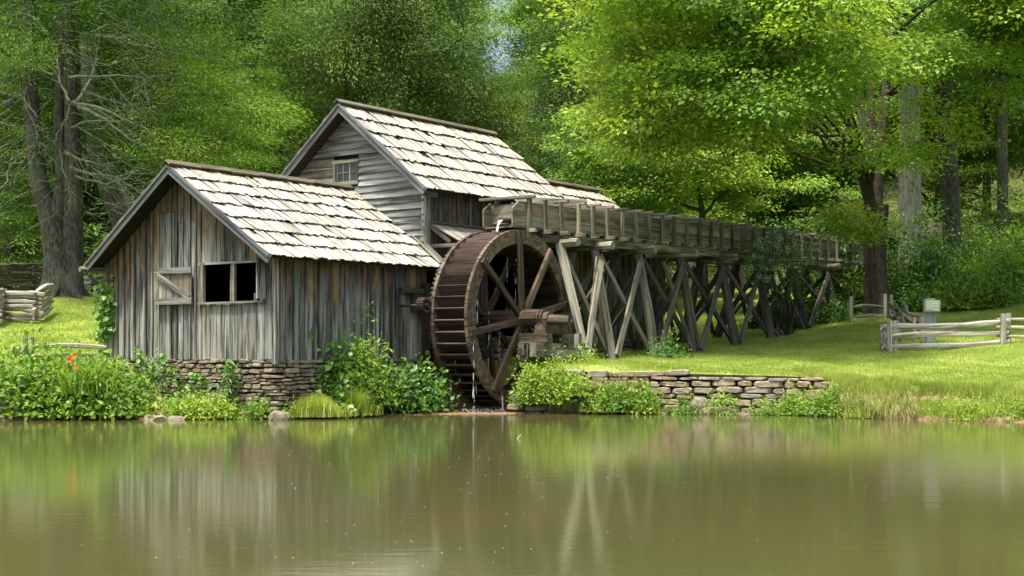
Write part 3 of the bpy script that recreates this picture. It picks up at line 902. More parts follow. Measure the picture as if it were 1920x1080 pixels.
for a, c, lo, hi in ((ti, wt0, 1.2, zr), (wt0, wt1, 1.2, wz0), (wt0, wt1, wz1, 4.6 + .5), (wt1, te, 1.2, 4.85)):
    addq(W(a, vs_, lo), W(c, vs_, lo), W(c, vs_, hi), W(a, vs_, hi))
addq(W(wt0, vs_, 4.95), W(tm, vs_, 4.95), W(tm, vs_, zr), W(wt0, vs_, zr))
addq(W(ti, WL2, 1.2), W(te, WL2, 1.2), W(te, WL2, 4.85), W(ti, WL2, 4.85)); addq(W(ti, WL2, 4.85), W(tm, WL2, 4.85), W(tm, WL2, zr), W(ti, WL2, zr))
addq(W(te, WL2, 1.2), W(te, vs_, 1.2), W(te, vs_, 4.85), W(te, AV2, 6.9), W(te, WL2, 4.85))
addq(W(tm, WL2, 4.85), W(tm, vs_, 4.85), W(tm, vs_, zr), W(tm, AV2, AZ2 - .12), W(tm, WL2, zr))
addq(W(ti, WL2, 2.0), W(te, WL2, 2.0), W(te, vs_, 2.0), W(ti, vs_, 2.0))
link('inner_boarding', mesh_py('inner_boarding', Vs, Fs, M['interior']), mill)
# gable clapboards
wv0, wv1, wzb, wzt = -3.66, -2.74, 6.12, 6.80
z = 3.2; ex = .178
while z < AZ2 - .35:
    e = ex * rng.uniform(.93, 1.07)
    zt_ = z + e + .02
    hb, ht = min(vhalf(z), 2.61), min(vhalf(zt_), 2.61)
    lo_b, hi_b = max(WL2, AV2 - hb), min(WR, AV2 + hb); lo_t, hi_t = max(WL2, AV2 - ht), min(WR, AV2 + ht)
    cuts = []
    if z < wzt - .02 and zt_ > wzb + .04: spans = [(lo_b, wv0, lo_t, wv0), (wv1, hi_b, wv1, hi_t)]
    else:
        j = rng.uniform(lo_b + 1, hi_b - 1) if (hi_b - lo_b > 3) else None
        if j and rng.random() < .7: spans = [(lo_b, j - .004, lo_t, j - .004), (j + .004, hi_b, j + .004, hi_t)]
        else: spans = [(lo_b, hi_b, lo_t, hi_t)]
    for (a0, a1, b0, b1) in spans:
        vc = (a0 + a1) / 2
        n = 5
        V = []
        jb = [rng.uniform(-.007, .007) for _ in range(n + 1)]
        for q in range(n + 1):
            f = q / n
            xb = a0 + (a1 - a0) * f - vc; xt = b0 + (b1 - b0) * f - vc
            # local: z along the board, x up, y out
            V += [(jb[q], -.066, xb), (jb[q] + .004, -.03, xb), (zt_ - z, -.006, xt), (zt_ - z, 0.0, xt)]
        Fc = []
        for q in range(n):
            k = 4 * q
            Fc += [(k, k + 4, k + 6, k + 2), (k + 1, k + 5, k + 4, k)]
        Fc += [(0, 2, 3, 1), (4 * n + 1, 4 * n + 3, 4 * n + 2, 4 * n)]
        under = max(0, min(1, (z - 4.6) / 3.2))
        brown = .5 if rng.random() < .12 + .3 * under else rng.uniform(0, .15)
        link('clapboard', mesh_py('clapboard', V, Fc, M['clap']), mill, basis(ZD, TD, VD, W(MT - rng.uniform(0, .008), vc, z)), (0, rng.uniform(.42, .6), brown, 1))
    z += e
timber('corner_post', W(MT - .03, WR - .02, 6.0), W(MT - .03, WR - .02, 2.0), .15, .05, M['board'], mill, up=VD, seg=3, warp=.005, color=(.05, .62, 0, 1))
timber('corner_post', W(MT + .06, WR + .04, 6.0), W(MT + .06, WR + .04, 1.6), .16, .05, M['board'], mill, up=TD, seg=3, warp=.005, color=(.05, .55, 0, 1))
# gable window
wn = timber('window', W(MT + .02, wv0 + .04, wzb + .02), W(MT + .02, wv1 - .04, wzb + .02), .03, .05, M['interior'], mill)
for (a, c) in ((W(MT - .05, wv0, wzb + .04), W(MT - .05, wv1, wzb + .04)), (W(MT - .05, wv0 - .02, wzt - .03), W(MT - .05, wv1 + .02, wzt - .03))):
    timber('window_frame', a, c, .09, .06, M['beam'], wn, color=(0, .66, 0, 1))
for vv in (wv0 + .03, wv1 - .03):
    timber('window_frame', W(MT - .048, vv, wzb), W(MT - .048, vv, wzt), .09, .06, M['beam'], wn, up=VD, color=(0, .66, 0, 1))
iw0, iw1, iz0, iz1 = wv0 + .12, wv1 - .10, wzb + .10, wzt - .09
pw = (iw1 - iw0) / 3; ph = (iz1 - iz0) / 2
for cx_ in range(3):
    for cz in range(2):
        a = iw0 + pw * cx_; zb_ = iz0 + ph * cz
        slabpoly('pane', [(.012, .012), (pw - .012, .012), (pw - .012, ph - .012), (.012, ph - .012)], basis(VD, TD, ZD, W(MT - .018 + rng.uniform(-.003, .003), a, zb_)), .006, M['glass'], wn)
for k in range(4):
    timber('muntin', W(MT - .026, iw0 + pw * k, iz0), W(MT - .026, iw0 + pw * k, iz1), .02, .02, M['beam'], wn, up=VD, color=(0, .8, 0, 1))
for k in range(3):
    timber('muntin', W(MT - .029, iw0, iz0 + ph * k), W(MT - .029, iw1, iz0 + ph * k), .018, .02, M['beam'], wn, color=(0, .8, 0, 1))
# side boards of the mill facing the wheel
t = MT + .14
while t < 18.4:
    ww = rng.uniform(.15, .25); t1 = t + ww
    top = (roofz2(WR) - .06) if t1 < tm else 4.92
    hasopen = wt0 < (t + t1) / 2 < wt1
    tone = rng.uniform(.3, .55)
    if hasopen:
        vboard(mill, WR + rng.uniform(.0, .02), t + .006, t1 - .006, wz1, top, top, .026, 'board', (.38, tone, .25, 1), axis='t')
    else:
        zb = 1.95 + rng.uniform(-.04, .03) if t > 8 else 1.5
        vboard(mill, WR + rng.uniform(.0, .02), t + .006, t1 - .006, zb, top, top, .026, 'board', (.34, tone, .25, 1), axis='t')
    if rng.random() < .6 and not hasopen:
        vboard(mill, WR + .045, t1 - .024, t1 + .024, 2.0, top - .02, top - .02, .02, 'board', (.3, tone * rng.uniform(.8, 1.3), .1, 1), axis='t', name='batten')
    t = t1
for vv in (wt0, wt1): timber('opening_post', W(vv, WR + .03, wz1), W(vv, WR + .03, 1.4), .15, .08, M['beam'], mill, up=TD, color=(0, .3, 0, 1))
timber('opening_lintel', W(wt0 - .1, WR + .03, wz1), W(wt1 + .1, WR + .03, wz1), .18, .08, M['beam'], mill, color=(0, .3, 0, 1))
# back and left walls, plain boards so the house is closed from the side
t = MT
while t < 18.3:
    vboard(mill, WL2 - .03, t + .005, t + .29, 2.2, (zr if t < tm - .3 else 4.85), (zr if t < tm - .3 else 4.85), .026, 'board', (.3, .45, 0, 1), axis='t'); t += .3
r1, PTa, o1, u1 = roof_slope(mill, 'roof', MT - .5, tm + .07, (EV2, EZ2), (AV2, AZ2), 6, .14, 264, rnd=21)
r2, PTb, o2, u2 = roof_slope(mill, 'roof', MT - .5, tm + .07, (-6.02, EZ2), (AV2, AZ2), 6, .16, 0, rnd=22)
r3, PTc, o3, u3 = roof_slope(mill, 'roof', tm - .1, 18.5, (EV2, 4.72), (AV2, 7.05), 6, .15, 36, rnd=23)
r4, PTd, o4, u4 = roof_slope(mill, 'roof', tm - .1, 18.5, (-6.02, 4.72), (AV2, 7.05), 6, .16, 0, rnd=24)
barge(mill, MT - .52, (EV2 + .02, EZ2), (AV2 + .01, AZ2), tone=.55, wd=.21); barge(mill, MT - .52, (-6.04, EZ2), (AV2 - .01, AZ2), tone=.4, wd=.21)
barge(mill, MT - .55, (EV2 + .02, EZ2 + .08), (AV2 + .01, AZ2 + .08), wd=.06, tone=.6); barge(mill, MT - .55, (-6.04, EZ2 + .08), (AV2 - .01, AZ2 + .08), wd=.06, tone=.45)
barge(mill, 18.52, (EV2 + .02, 4.72), (AV2 + .01, 7.05), tone=.5)
for (t0_, t1_, zr_) in ((MT - .6, tm + .12, AZ2), (tm + .14, 18.6, 7.05)):
    n = int((t1_ - t0_) / .98)
    for k in range(n):
        a = t0_ + (t1_ - t0_) * k / n; c = t0_ + (t1_ - t0_) * (k + 1) / n + .02
        timber('ridge_board', W(a, AV2 + .07, zr_ + .07), W(c, AV2 + .07, zr_ + .07 + .006 * (k % 2)), .18, .04, M['ridge'], mill, up=(VD * .8 + ZD * -.6), seg=2, warp=.008, color=(0, .5, 0, 1))
        timber('ridge_board', W(a, AV2 - .07, zr_ + .085), W(c, AV2 - .07, zr_ + .085), .15, .035, M['ridge'], mill, up=(VD * .8 + ZD * .6), warp=.01, color=(0, .5, 0, 1))
for k in range(5): # purlin ends under the gable overhang
    f = k / 4; vv = AV2 + (EV2 - AV2 - .1) * f; zz = AZ2 - .2 - (AZ2 - EZ2) * f * .97
    timber('purlin', W(MT - .5, vv, zz), W(MT + .1, vv, zz), .10, .09, M['beam'], mill, color=(0, .3, .2, 1))
timber('purlin', W(MT - .45, WR + .02, 5.85), W(MT + .1, WR + .02, 5.85), .14, .12, M['beam'], mill, color=(0, .5, 0, 1))
# pent roof above the wheel
pent = timber('pent_roof', W(6.0, WR + .10, 4.88), W(8.3, WR + .10, 4.88), .05, .08, M['beam'], mill, color=(0, .4, 0, 1))
for k in range(14):
    tt = 6.0 + k * .166
    a = W(tt + .08, WR + .05, 4.93); c = W(tt + .08, WR + 1.02, 4.44 + rng.uniform(-.02, .02))
    timber('shingle', a, c, .155, .022, M['shingle'], pent, up=TD, color=(0, .36, .2, 1), warp=.004)
timber('pent_cap', W(5.98, WR + .06, 4.97), W(8.3, WR + .06, 4.97), .2, .03, M['ridge'], mill, up=(VD + ZD * -.4), color=(0, .6, 0, 1), seg=3, warp=.01)
timber('bracket', W(6.02, WR + .05, 4.32), W(6.02, WR + .95, 4.32), .10, .09, M['beam'], mill, color=(0, .45, 0, 1))
timber('bracket', W(6.02, WR + .05, 4.88), W(6.02, WR + .75, 4.40), .10, .07, M['beam'], mill, color=(0, .45, 0, 1))
timber('bracket', W(8.2, WR + .05, 4.32), W(8.2, WR + .75, 4.32), .10, .09, M['beam'], mill, color=(0, .3, 0, 1))
# dark stone footing of the mill
fp = [(W(t_, v_, 0).x, W(t_, v_, 0).y) for t_, v_ in ((5.5, WR + .02), (12.0, WR + .02), (18.4, WR + .02))]
stones_wall(mill, 'stone_footing', fp, -.1, lambda f: 1.98, .16, .42, 'stone', limit=290, rseed=8, batter=.05)
# rust red dark posts beside the gear (part of the shed's end)
timber('end_post', W(5.25, .16, 3.3), W(5.25, .16, .5), .2, .12, M['wheel'], shed, up=TD, color=(0, .3, 0, 1))
timber('end_post', W(5.5, .3, 2.95), W(5.5, .3, .1), .16, .16, M['wheel'], shed, up=TD, color=(0, .22, 0, 1))
timber('bearing_board', W(4.75, .10, 2.86), W(5.6, .10, 2.86), .62, .12, M['wheel'], shed, up=ZD, color=(0, .28, 0, 1))
timber('bearing_board', W(4.3, .10, 3.1), W(5.6, .10, 3.1), .12, .14, M['beam'], shed, up=ZD, color=(0, .22, 0, 1))
# ============================================================ WATER WHEEL
WT, WV, WZ, WRAD = 6.82, 2.0, 2.39, 2.30
wheel = thing('water_wheel', 'large overshot wooden water wheel with red brown buckets and grey rims beside the mill', 'water wheel', W(WT, 1.48, .07))
def WP(r, a, v): return W(WT + r * math.cos(a), v, WZ + r * math.sin(a))
def annulus(name, parent, r0, r1, v0, v1, a0, a1, n, mat, color=None):
    Vs = []; Fs = []
    for i in range(n + 1):
        a = a0 + (a1 - a0) * i / n
        for (r, v) in ((r0, v0), (r1, v0), (r1, v1), (r0, v1)):
            p = (r * math.cos(a), r * math.sin(a), v); Vs.append(p)
    for i in range(n):
        k = 4 * i
        for j in range(4):
            q = (j + 1) % 4
            Fs.append((k + j, k + 4 + j, k + 4 + q, k + q))
    Fs += [(0, 1, 2, 3), (4 * n + 3, 4 * n + 2, 4 * n + 1, 4 * n)]
    return link(name, mesh_py(name, Vs, Fs, mat), parent, basis(TD, ZD, VD, W(WT, 0, WZ)), color)
# rims (shroudings): eight felloes each as sub-parts of a thin iron-dark ring
VF = .92
for vr in (VF, WV):
    ring = annulus('rim', wheel, WRAD - .33, WRAD - .03, vr - .03, vr + .02, 0, 2 * math.pi, 64, M['wheel'], (0, .4, 0, 1))
    for k in range(8):
        a0 = k * math.pi / 4 + .1
        annulus('felloe', ring, WRAD - .35, WRAD + rng.uniform(-.004, .006), vr - .045 + rng.uniform(-.006, .006), vr + .05 + rng.uniform(-.008, .008), a0 + .004, a0 + math.pi / 4 - .004, 9, M['rim'], (0, rng.uniform(.38, .52), rng.uniform(0, .4), 1))
    for k in range(24):
        a = k * math.pi / 12 + .05
        log('bolt', WP(WRAD - .17 + .08 * (k % 2), a, vr + .05), WP(WRAD - .17 + .08 * (k % 2), a, vr + .075), .022, .02, M['iron'], ring, n=6, seg=1)
# sole boards
annulus('sole', wheel, WRAD - .40, WRAD - .37, VF + .05, WV - .05, 0, 2 * math.pi, 64, M['wheel'], (0, .25, 0, 1))
NB_ = 48
for k in range(NB_):
    a = 2 * math.pi * k / NB_ + .03
    da = 2 * math.pi / NB_
    # bucket board: outer edge leads upwards on the left side
    ro, ri = WRAD - .015, WRAD - .24
    p0 = (WRAD - .02, a); p1 = (WRAD - .20, a + da * 1.05)
    Vs = []
    def pl(r, an): return (r * math.cos(an), r * math.sin(an))
    o1 = pl(WRAD - .02, a); o2 = pl(WRAD - .055, a - .012); i1 = pl(WRAD - .25, a + da * .9); i2 = pl(WRAD - .285, a + da * .9 - .012)
    c1 = pl(WRAD - .37, a + da * .9)
    jit = rng.uniform(-.006, .006)
    for v_ in (VF + .052, WV - .05):
        for q in (o1, i1, i2, o2): Vs.append((q[0] + jit, q[1], v_))
    Fs = [(0, 1, 2, 3), (7, 6, 5, 4), (0, 4, 5, 1), (1, 5, 6, 2), (2, 6, 7, 3), (3, 7, 4, 0)]
    bk = link('bucket_board', mesh_py('bucket_board', Vs, Fs, M['wheel']), wheel, basis(TD, ZD, VD, W(WT, 0, WZ)), (0, rng.uniform(.34, .52), rng.uniform(0, .3), 1))
    # riser against the sole
    r_ = pl(WRAD - .25, a + da * .9)
    Vs = []
    for v_ in (VF + .052, WV - .05):
        for rr_, aa in ((WRAD - .25, a + da * .9), (WRAD - .37, a + da * .95), (WRAD - .37, a + da * .95 + .016), (WRAD - .25, a + da * .9 + .014)):
            q = pl(rr_, aa); Vs.append((q[0], q[1], v_))
    link('bucket_riser', mesh_py('bucket_riser', Vs, Fs, M['wheel']), wheel, basis(TD, ZD, VD, W(WT, 0, WZ)), (0, .3, 0, 1))
# spokes, six each side, chosen as in the photograph
for vr, col in ((VF - .02, .35), (WV + .09, .55)):
    for deg in (55.5, 94, 140, 190, 236, 281, 325, 12):
        a = R(deg)
        tone = {55.5: .66, 94: .26, 140: .22, 190: .36, 236: .38}.get(deg, .28) if vr > 1.5 else .35
        timber('spoke', WP(.12, a + .15, vr), WP(WRAD - .06, a, vr), .17, .10, M['rim' if vr > 1.5 else 'wheel'], wheel, up=Vector((SF * -math.sin(a), CF * -math.sin(a), math.cos(a))), seg=3, warp=.006, color=(0, tone, .3, 1), taper=.9)
# axle
log('axle', W(WT, -.6, WZ), W(WT, 2.2, WZ), .24, .24, M['wheel'], wheel, n=12, seg=2, color=(0, .35, 0, 1))
log('axle', W(WT, 2.2, WZ), W(WT, 2.62, WZ), .24, .24, M['rim'], wheel, n=8, seg=1, color=(0, .24, .5, 1))
for vv in (2.64, 2.74): 
    log('axle_band', W(WT, vv, WZ), W(WT, vv + .06, WZ), .235, .235, M['iron'], wheel, n=16, seg=1)
log('axle', W(WT, 2.6, WZ), W(WT, 2.95, WZ), .17, .17, M['rim'], wheel, n=12, seg=1, color=(0, .34, 0, 1))
# far-side ring gear with teeth
gear = annulus('ring_gear', wheel, 2.02, 2.17, .74, .86, 0, 2 * math.pi, 72, M['iron'])
for k in range(108):
    a = 2 * math.pi * k / 108
    timber('tooth', WP(2.15, a, .80), WP(2.225, a, .80), .05, .12, M['iron'], gear, up=Vector((SF * -math.sin(a), CF * -math.sin(a), math.cos(a))))
# pinion on its own shaft
pin = thing('pinion_gear', 'small rusty iron pinion gear on a shaft between the shed wall and the wheel', 'gear', W(4.36, .75, 2.70))
PC = W(4.36, .8, 2.70)
Vs = []; Fs = []; n = 14
def circ(name, r0, r1, v0, v1, parent, n=24):
    Vs = []; Fs = []
    for i in range(n):
        a = 2 * math.pi * i / n
        for (r, v_) in ((r0, v0), (r1, v0), (r1, v1), (r0, v1)): Vs.append((r * math.cos(a), v_, r * math.sin(a)))
    for i in range(n):
        k = 4 * i; m_ = 4 * ((i + 1) % n)
        for j in range(4):
            q = (j + 1) % 4; Fs.append((k + j, m_ + j, m_ + q, k + q))
    return link(name, mesh_py(name, Vs, Fs, M['iron']), parent, basis(TD, VD, ZD, W(4.36, 0, 2.70)))
pr = circ('gear_rim', .12, .165, .70, .92, pin)
circ('hub', .03, .06, .6, .95, pin)
for k in range(5):
    a = 2 * math.pi * k / 5 + .3
    d = TD * math.cos(a) + ZD * math.sin(a)
    timber('spoke', W(4.36, .8, 2.70) + d * .05, W(4.36, .8, 2.70) + d * .13, .04, .08, M['iron'], pin, up=VD)
for k in range(18):
    a = 2 * math.pi * k / 18
    d = TD * math.cos(a) + ZD * math.sin(a)
    timber('tooth', W(4.36, .81, 2.70) + d * .16, W(4.36, .81, 2.70) + d * .20, .22, .035, M['iron'], pr, up=VD)
log('shaft', W(4.36, .02, 2.70), W(4.36, .95, 2.70), .035, .035, M['iron'], pin, n=8, seg=1)

# ============================================================ AXLE SUPPORT
sup = thing('axle_support', 'stack of mossy square timbers carrying the outer end of the wheel axle', 'timber support', W(6.9, 3.0, 1.3))
def stim(a, c, wd, th, tone, mat='beam', up=ZD, brown=0.0, nm='timber'):
    return timber(nm, a, c, wd, th, M[mat], sup, up=up, seg=3, warp=.012, color=(0, tone, brown, 1))
stim(W(6.35, 2.60, 1.35), W(6.35, 2.60, 1.72), .5, .3, .3, up=TD)
stim(W(7.2, 2.62, 1.35), W(7.2, 2.62, 1.70), .4, .3, .3, up=TD)
stim(W(5.9, 3.05, 1.58), W(7.8, 3.05, 1.58), .34, .20, .42, nm='timber')
stim(W(6.0, 2.62, 1.60), W(7.9, 2.62, 1.60), .30, .20, .22)
stim(W(6.35, 2.4, 1.88), W(6.35, 3.25, 1.88), .26, .26, .22, brown=.5)
stim(W(7.2, 2.4, 1.86), W(7.2, 3.35, 1.86), .24, .26, .28)
stim(W(6.3, 3.0, 2.10), W(7.3, 3.0, 2.10), .22, .34, .3, brown=.6)
stim(W(6.62, 2.80, 2.18), W(7.02, 2.80, 2.18), .26, .3, .22)
stim(W(7.6, 3.28, 2.0), W(7.6, 3.28, 1.25), .14, .14, .55, up=TD)
stim(W(6.75, 3.12, 1.50), W(7.95, 3.3, 1.50), .30, .06, .66, nm='side_board')
lg = log('bearing_log', W(6.78, 2.75, 2.35), W(6.95, 3.45, 2.33), .15, .13, M['flume'], sup, n=10, seg=3, warp=.06, color=(0, .24, .2, 1))
stim(W(6.95, 2.78, 2.12), W(6.95, 2.78, 2.5), .30, .22, .22, up=TD, nm='bearing_block')
for q in (2.8, 3.0): log('iron_bolt', W(6.85, q, 2.45), W(6.85, q, 2.68), .012, .012, M['iron'], sup, n=6, seg=1)

# ============================================================ FLUME
def zf(t): return 4.79 + .0108 * (t - 6.6)
FN, FF = 1.96, 1.03        # near and far side (v)
flume = thing('wooden_flume', 'long raised plank water flume running back from the wheel to the trees', 'flume', W(18, 1.5, 1.5))
T0, T1 = 6.55, 31.5
def plank_run(v, t0, t1, zlo, h, tone, mat='flume', nm='side_plank', thick=.045, L=3.6, chamfer=False):
    t = t0; first = True
    while t < t1 - .1:
        e = min(t1, t + L * rng.uniform(.8, 1.1))
        za, ze = zf(t) + zlo, zf(e) + zlo
        if first and chamfer:
            poly = [(0, 0), (e - t, ze - za), (e - t, ze - za + h), (.30, h + .004), (0, h * .45)]
        else:
            poly = [(0.004, 0), (e - t - .004, ze - za), (e - t - .004, ze - za + h), (0.004, h)]
        slabpoly_flume(nm, poly, t, v + rng.uniform(-.004, .004), za, thick, mat, (0, tone * rng.uniform(.85, 1.15), rng.uniform(0, .5), 1))
        t = e; first = False
def slabpoly_flume(nm, poly, t, v, z, th, mat, color):
    # local z along the plank so that the grain follows it
    P = [(p[1], p[0]) for p in poly]
    Mx = basis(ZD, -VD, TD, W(t, v, z))
    return slabpoly(nm, P, Mx, th, M[mat], flume, color)
for v_ in (FN, FF):
    plank_run(v_, T0, T1, .0, .30, .42)
    plank_run(v_, T0, T1, .308, .34, .5, L=4.2, chamfer=True)
t = T0 + .02
while t < T1:
    timber('floor_plank', W(t + .15, FF - .02, zf(t) - .02), W(t + .15, FN + .01, zf(t) - .02), .29, .04, M['flume'], flume, up=TD, color=(0, .35, 0, 1)); t += .3
timber('end_board', W(T0 + .35, FF, zf(T0) + .35), W(T0 + .35, FN - .05, zf(T0) + .35), .5, .04, M['flume'], flume, color=(0, .5, 0, 1))
# uprights, crossbars and sills
tu = [7.23 + .767 * k for k in range(32)]
for k, t in enumerate(tu):
    z0 = zf(t)
    jt = rng.uniform(-.03, .03)
    far = t > 14
    timber('upright', W(t + jt, FN + .05, z0 - .12), W(t + jt * .5 + rng.uniform(-.05, .05), FN + .05, z0 + .76), .13, .075, M['beam'], flume, up=TD, seg=2, warp=.01, color=(0, rng.uniform(.48, .66) * (.62 if 13 < t < 24 else 1), 0, 1))  # middle uprights toned down to paint in the tree shade
    timber('upright', W(t + jt, FF - .09, z0 - .12), W(t + jt, FF - .09, z0 + .76), .12, .07, M['beam'], flume, up=TD, color=(0, .5, 0, 1))
    if k not in (1,):
        timber('crossbar', W(t + rng.uniform(-.04, .04) + (-.05 if k < 3 else 0), FF - .28 + rng.uniform(-.08, .08), z0 + .78), W(t + rng.uniform(-.05, .05), FN + .2 + rng.uniform(-.04, .1), z0 + .785), .12, .07, M['beam'], flume, up=TD, seg=2, warp=.008, color=(0, rng.uniform(.5, .7), 0, 1))
    timber('sill', W(t, FF - .2, z0 - .085), W(t, FN + .24 + rng.uniform(-.03, .04), z0 - .085), .13, .10, M['beam'], flume, up=TD, color=(0, rng.uniform(.5, .7), 0, 1))
timber('crossbar', W(6.62, FF - .2, zf(6.6) + .73), W(7.2, FN + .2, zf(6.6) + .80), .12, .07, M['beam'], flume, up=TD, color=(0, .62, 0, 1))
timber('loose_board', W(8.15, FF - .1, zf(8) + .84), W(10.2, FN - .1, zf(8) + .90), .14, .05, M['beam'], flume, color=(0, .68, 0, 1), seg=2, warp=.01)
# stringers
for v_ in (1.2, 1.86):
    t = 7.95
    while t < T1:
        e = min(T1, t + 4.6)
        timber('stringer', W(t, v_, zf(t) - .235), W(e - .02, v_, zf(e) - .235), .20, .17, M['flume'], flume, seg=3, warp=.008, color=(0, rng.uniform(.42, .6), .1, 1)); t = e
log('spout', W(6.3, 1.75, zf(6.6) + .13), W(6.9, 1.75, zf(6.6) + .15), .07, .07, M['iron'], flume, n=10, seg=1)
# water leaving the spout and dripping from the wheel
b = NB('falling_water')
p = b.principled((0.75, 0.82, 0.82), 0.15, 0.6, None); p.inputs['Alpha'].default_value = .8; p.inputs['Transmission Weight'].default_value = .3
M['fall'] = b.m
b = NB('rain_splash')
p = b.principled((0.30, 0.33, 0.28), 0.3, 0.5, None)
M['rain'] = b.m
jet = []
for k in range(5):
    a = W(6.32, 1.72 + .02 * k, zf(6.6) + .12); pts = [a + TD * (-.03 * q * (1 + .1 * k)) + ZD * (-.028 * q * q * .42) for q in range(6)]
    jet.append((np.array([tuple(x) for x in pts]), np.linspace(.026, .016, 6)))
Vj, Fj = tube_np(jet, 6)
tag(link('spout_water', mesh_np('spout_water', Vj, Fj, M['fall'], smooth=True), None), 'short jet of clear water falling from the flume spout onto the wheel', 'water jet')
dr = []; r_ = random.Random(4)
def drip(t, v, z1, z0, n, rad=.008):
    for _ in range(n):
        z = r_.uniform(z0, z1); L = r_.uniform(.04, .22)
        tt, vv = t + r_.gauss(0, .012), v + r_.gauss(0, .012)
        p0 = W(tt, vv, z); p1 = W(tt, vv, max(.01, z - L))
        dr.append((np.array([tuple(p0), tuple((p0 + p1) / 2), tuple(p1)]), np.array([.3, 1, .2]) * rad * r_.uniform(.5, 1.2)))
for (t, v, z1, z0, n) in ((4.72, 2.1, 1.9, .02, 34), (4.8, .82, 2.0, .02, 26), (5.9, 2.12, .45, .02, 20), (6.8, 1.6, 4.0, 2.6, 14), (7.3, 1.5, 4.0, 2.5, 14), (5.6, 1.9, 2.6, .3, 16), (6.2, 1.8, 2.2, .3, 16), (5.35, 1.7, 1.8, .3, 10), (5.0, 2.0, 2.9, 2.0, 12), (6.9, 1.9, 2.0, .1, 12), (5.2, 1.0, .9, 0, 14)):
    drip(t, v, z1, z0, n)
Vj, Fj = tube_np(dr, 4)
o = link('water_drips', mesh_np('water_drips', Vj, Fj, M['fall'], smooth=True), None); tag(o, kind='stuff'); o['label'] = 'strings of water drops falling from the wheel'
# splash foam where drops land
Ps = []
for (px, n) in ((815, 40), (880, 90), (930, 60), (905, 60)):
    for _ in range(n):
        d = 36.0 + r_.gauss(0, .22); x = (px - 960) / F * d + r_.gauss(0, .16)
        Ps.append((x, d, abs(r_.gauss(0, .03)) + .01))
Ps = np.array(Ps); n = len(Ps)
D = nrng.normal(size=(n, 3)) * .5; D[:, 2] = np.abs(D[:, 2]) + .6
V_, F_, T_ = leaf_geo(Ps, D, unit(n), nrng.uniform(.02, .09, n), nrng.uniform(.008, .025, n))
o = link('splash_foam', mesh_np('splash_foam', V_, F_, M['fall']), None); tag(o, kind='stuff'); o['label'] = 'white splashes where the wheel drips into the pond'
# raindrops and their small splashes on the pond
Ps = []
for _ in range(170):
    d = 10.5 + 20 * r_.random() ** 1.2; px = r_.gauss(830, 330); Ps.append(((px - 960) / F * d, d, .004))
Vr = []; Fr = []
for (x, y, z) in Ps:
    s = r_.uniform(.005, .009) * (1 if y < 16 else 1.2); o = len(Vr)
    for q in range(6):
        a = q * math.pi / 3 + r_.random() * .5
        Vr.append((x + s * math.cos(a), y + s * 1.4 * math.sin(a), z))
    Vr.append((x, y, z + s * .5))
    for q in range(6): Fr.append((o + q, o + (q + 1) % 6, o + 6))
o = link('raindrop_splashes', mesh_py('raindrop_splashes', Vr, Fr, M['rain']), None); tag(o, kind='stuff'); o['label'] = 'tiny raindrop splashes scattered over the pond'

# ============================================================ TRESTLE
trs = thing('trestle', 'shade-darkened timber trestle of splayed logs and crossed braces under the flume', 'trestle', W(18, 1.5, 1.3))
bents = [10.6, 12.95, 15.45, 18.1, 20.7, 23.4, 26.4, 29.6]
def shade_tone(t): return .5 if t < 12 else (.34 if t < 14 else .21)  # maple shade painted into the wood tone, darker towards the far bents
feet = []
for k, t in enumerate(bents):
    zt = zf(t) - .34
    nf = W(t + .05, 2.42, 0); nf.z = gzs(nf.x, nf.y) - .15
    ff = W(t + .05, .30, 0); ff.z = gzs(ff.x, ff.y) - .15
    log('leg', W(t, 1.86, zt - .12), nf, .13, .165, M['beam'], trs, n=9, seg=6, warp=.06, bend=.04, color=(0, shade_tone(t), 0, 1))
    log('leg', W(t, 1.15, zt - .12), ff, .13, .155, M['beam'], trs, n=9, seg=5, warp=.06, bend=.05, color=(0, shade_tone(t) * .75, .35, 1))
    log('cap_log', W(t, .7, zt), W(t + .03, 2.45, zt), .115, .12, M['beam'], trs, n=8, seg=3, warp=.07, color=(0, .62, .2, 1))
    timber('cross_brace', W(t + .15, 1.95, zt - .2), W(t + .15, .5, nf.z + .7), .15, .06, M['beam'], trs, up=VD, seg=2, warp=.008, color=(0, shade_tone(t) * .8, 0, 1))
    feet.append((t, zt, nf, ff))
log('leg', W(8.77, 1.9, zf(8.77) - .34), W(8.95, 2.55, 1.75), .15, .12, M['beam'], trs, n=6, seg=4, warp=.04, color=(0, .72, 0, 1))
log('leg', W(8.77, 1.15, zf(8.77) - .34), W(8.85, .9, .6), .14, .14, M['beam'], trs, n=8, seg=4, warp=.05, color=(0, .3, 0, 1))
log('cap_log', W(8.77, .7, zf(8.7) - .34), W(8.8, 2.5, zf(8.7) - .34), .11, .12, M['beam'], trs, n=8, seg=2, warp=.06, color=(0, .62, 0, 1))
prev = (8.77, zf(8.77) - .34, W(8.95, 2.55, 1.2), W(8.85, .6, .6))
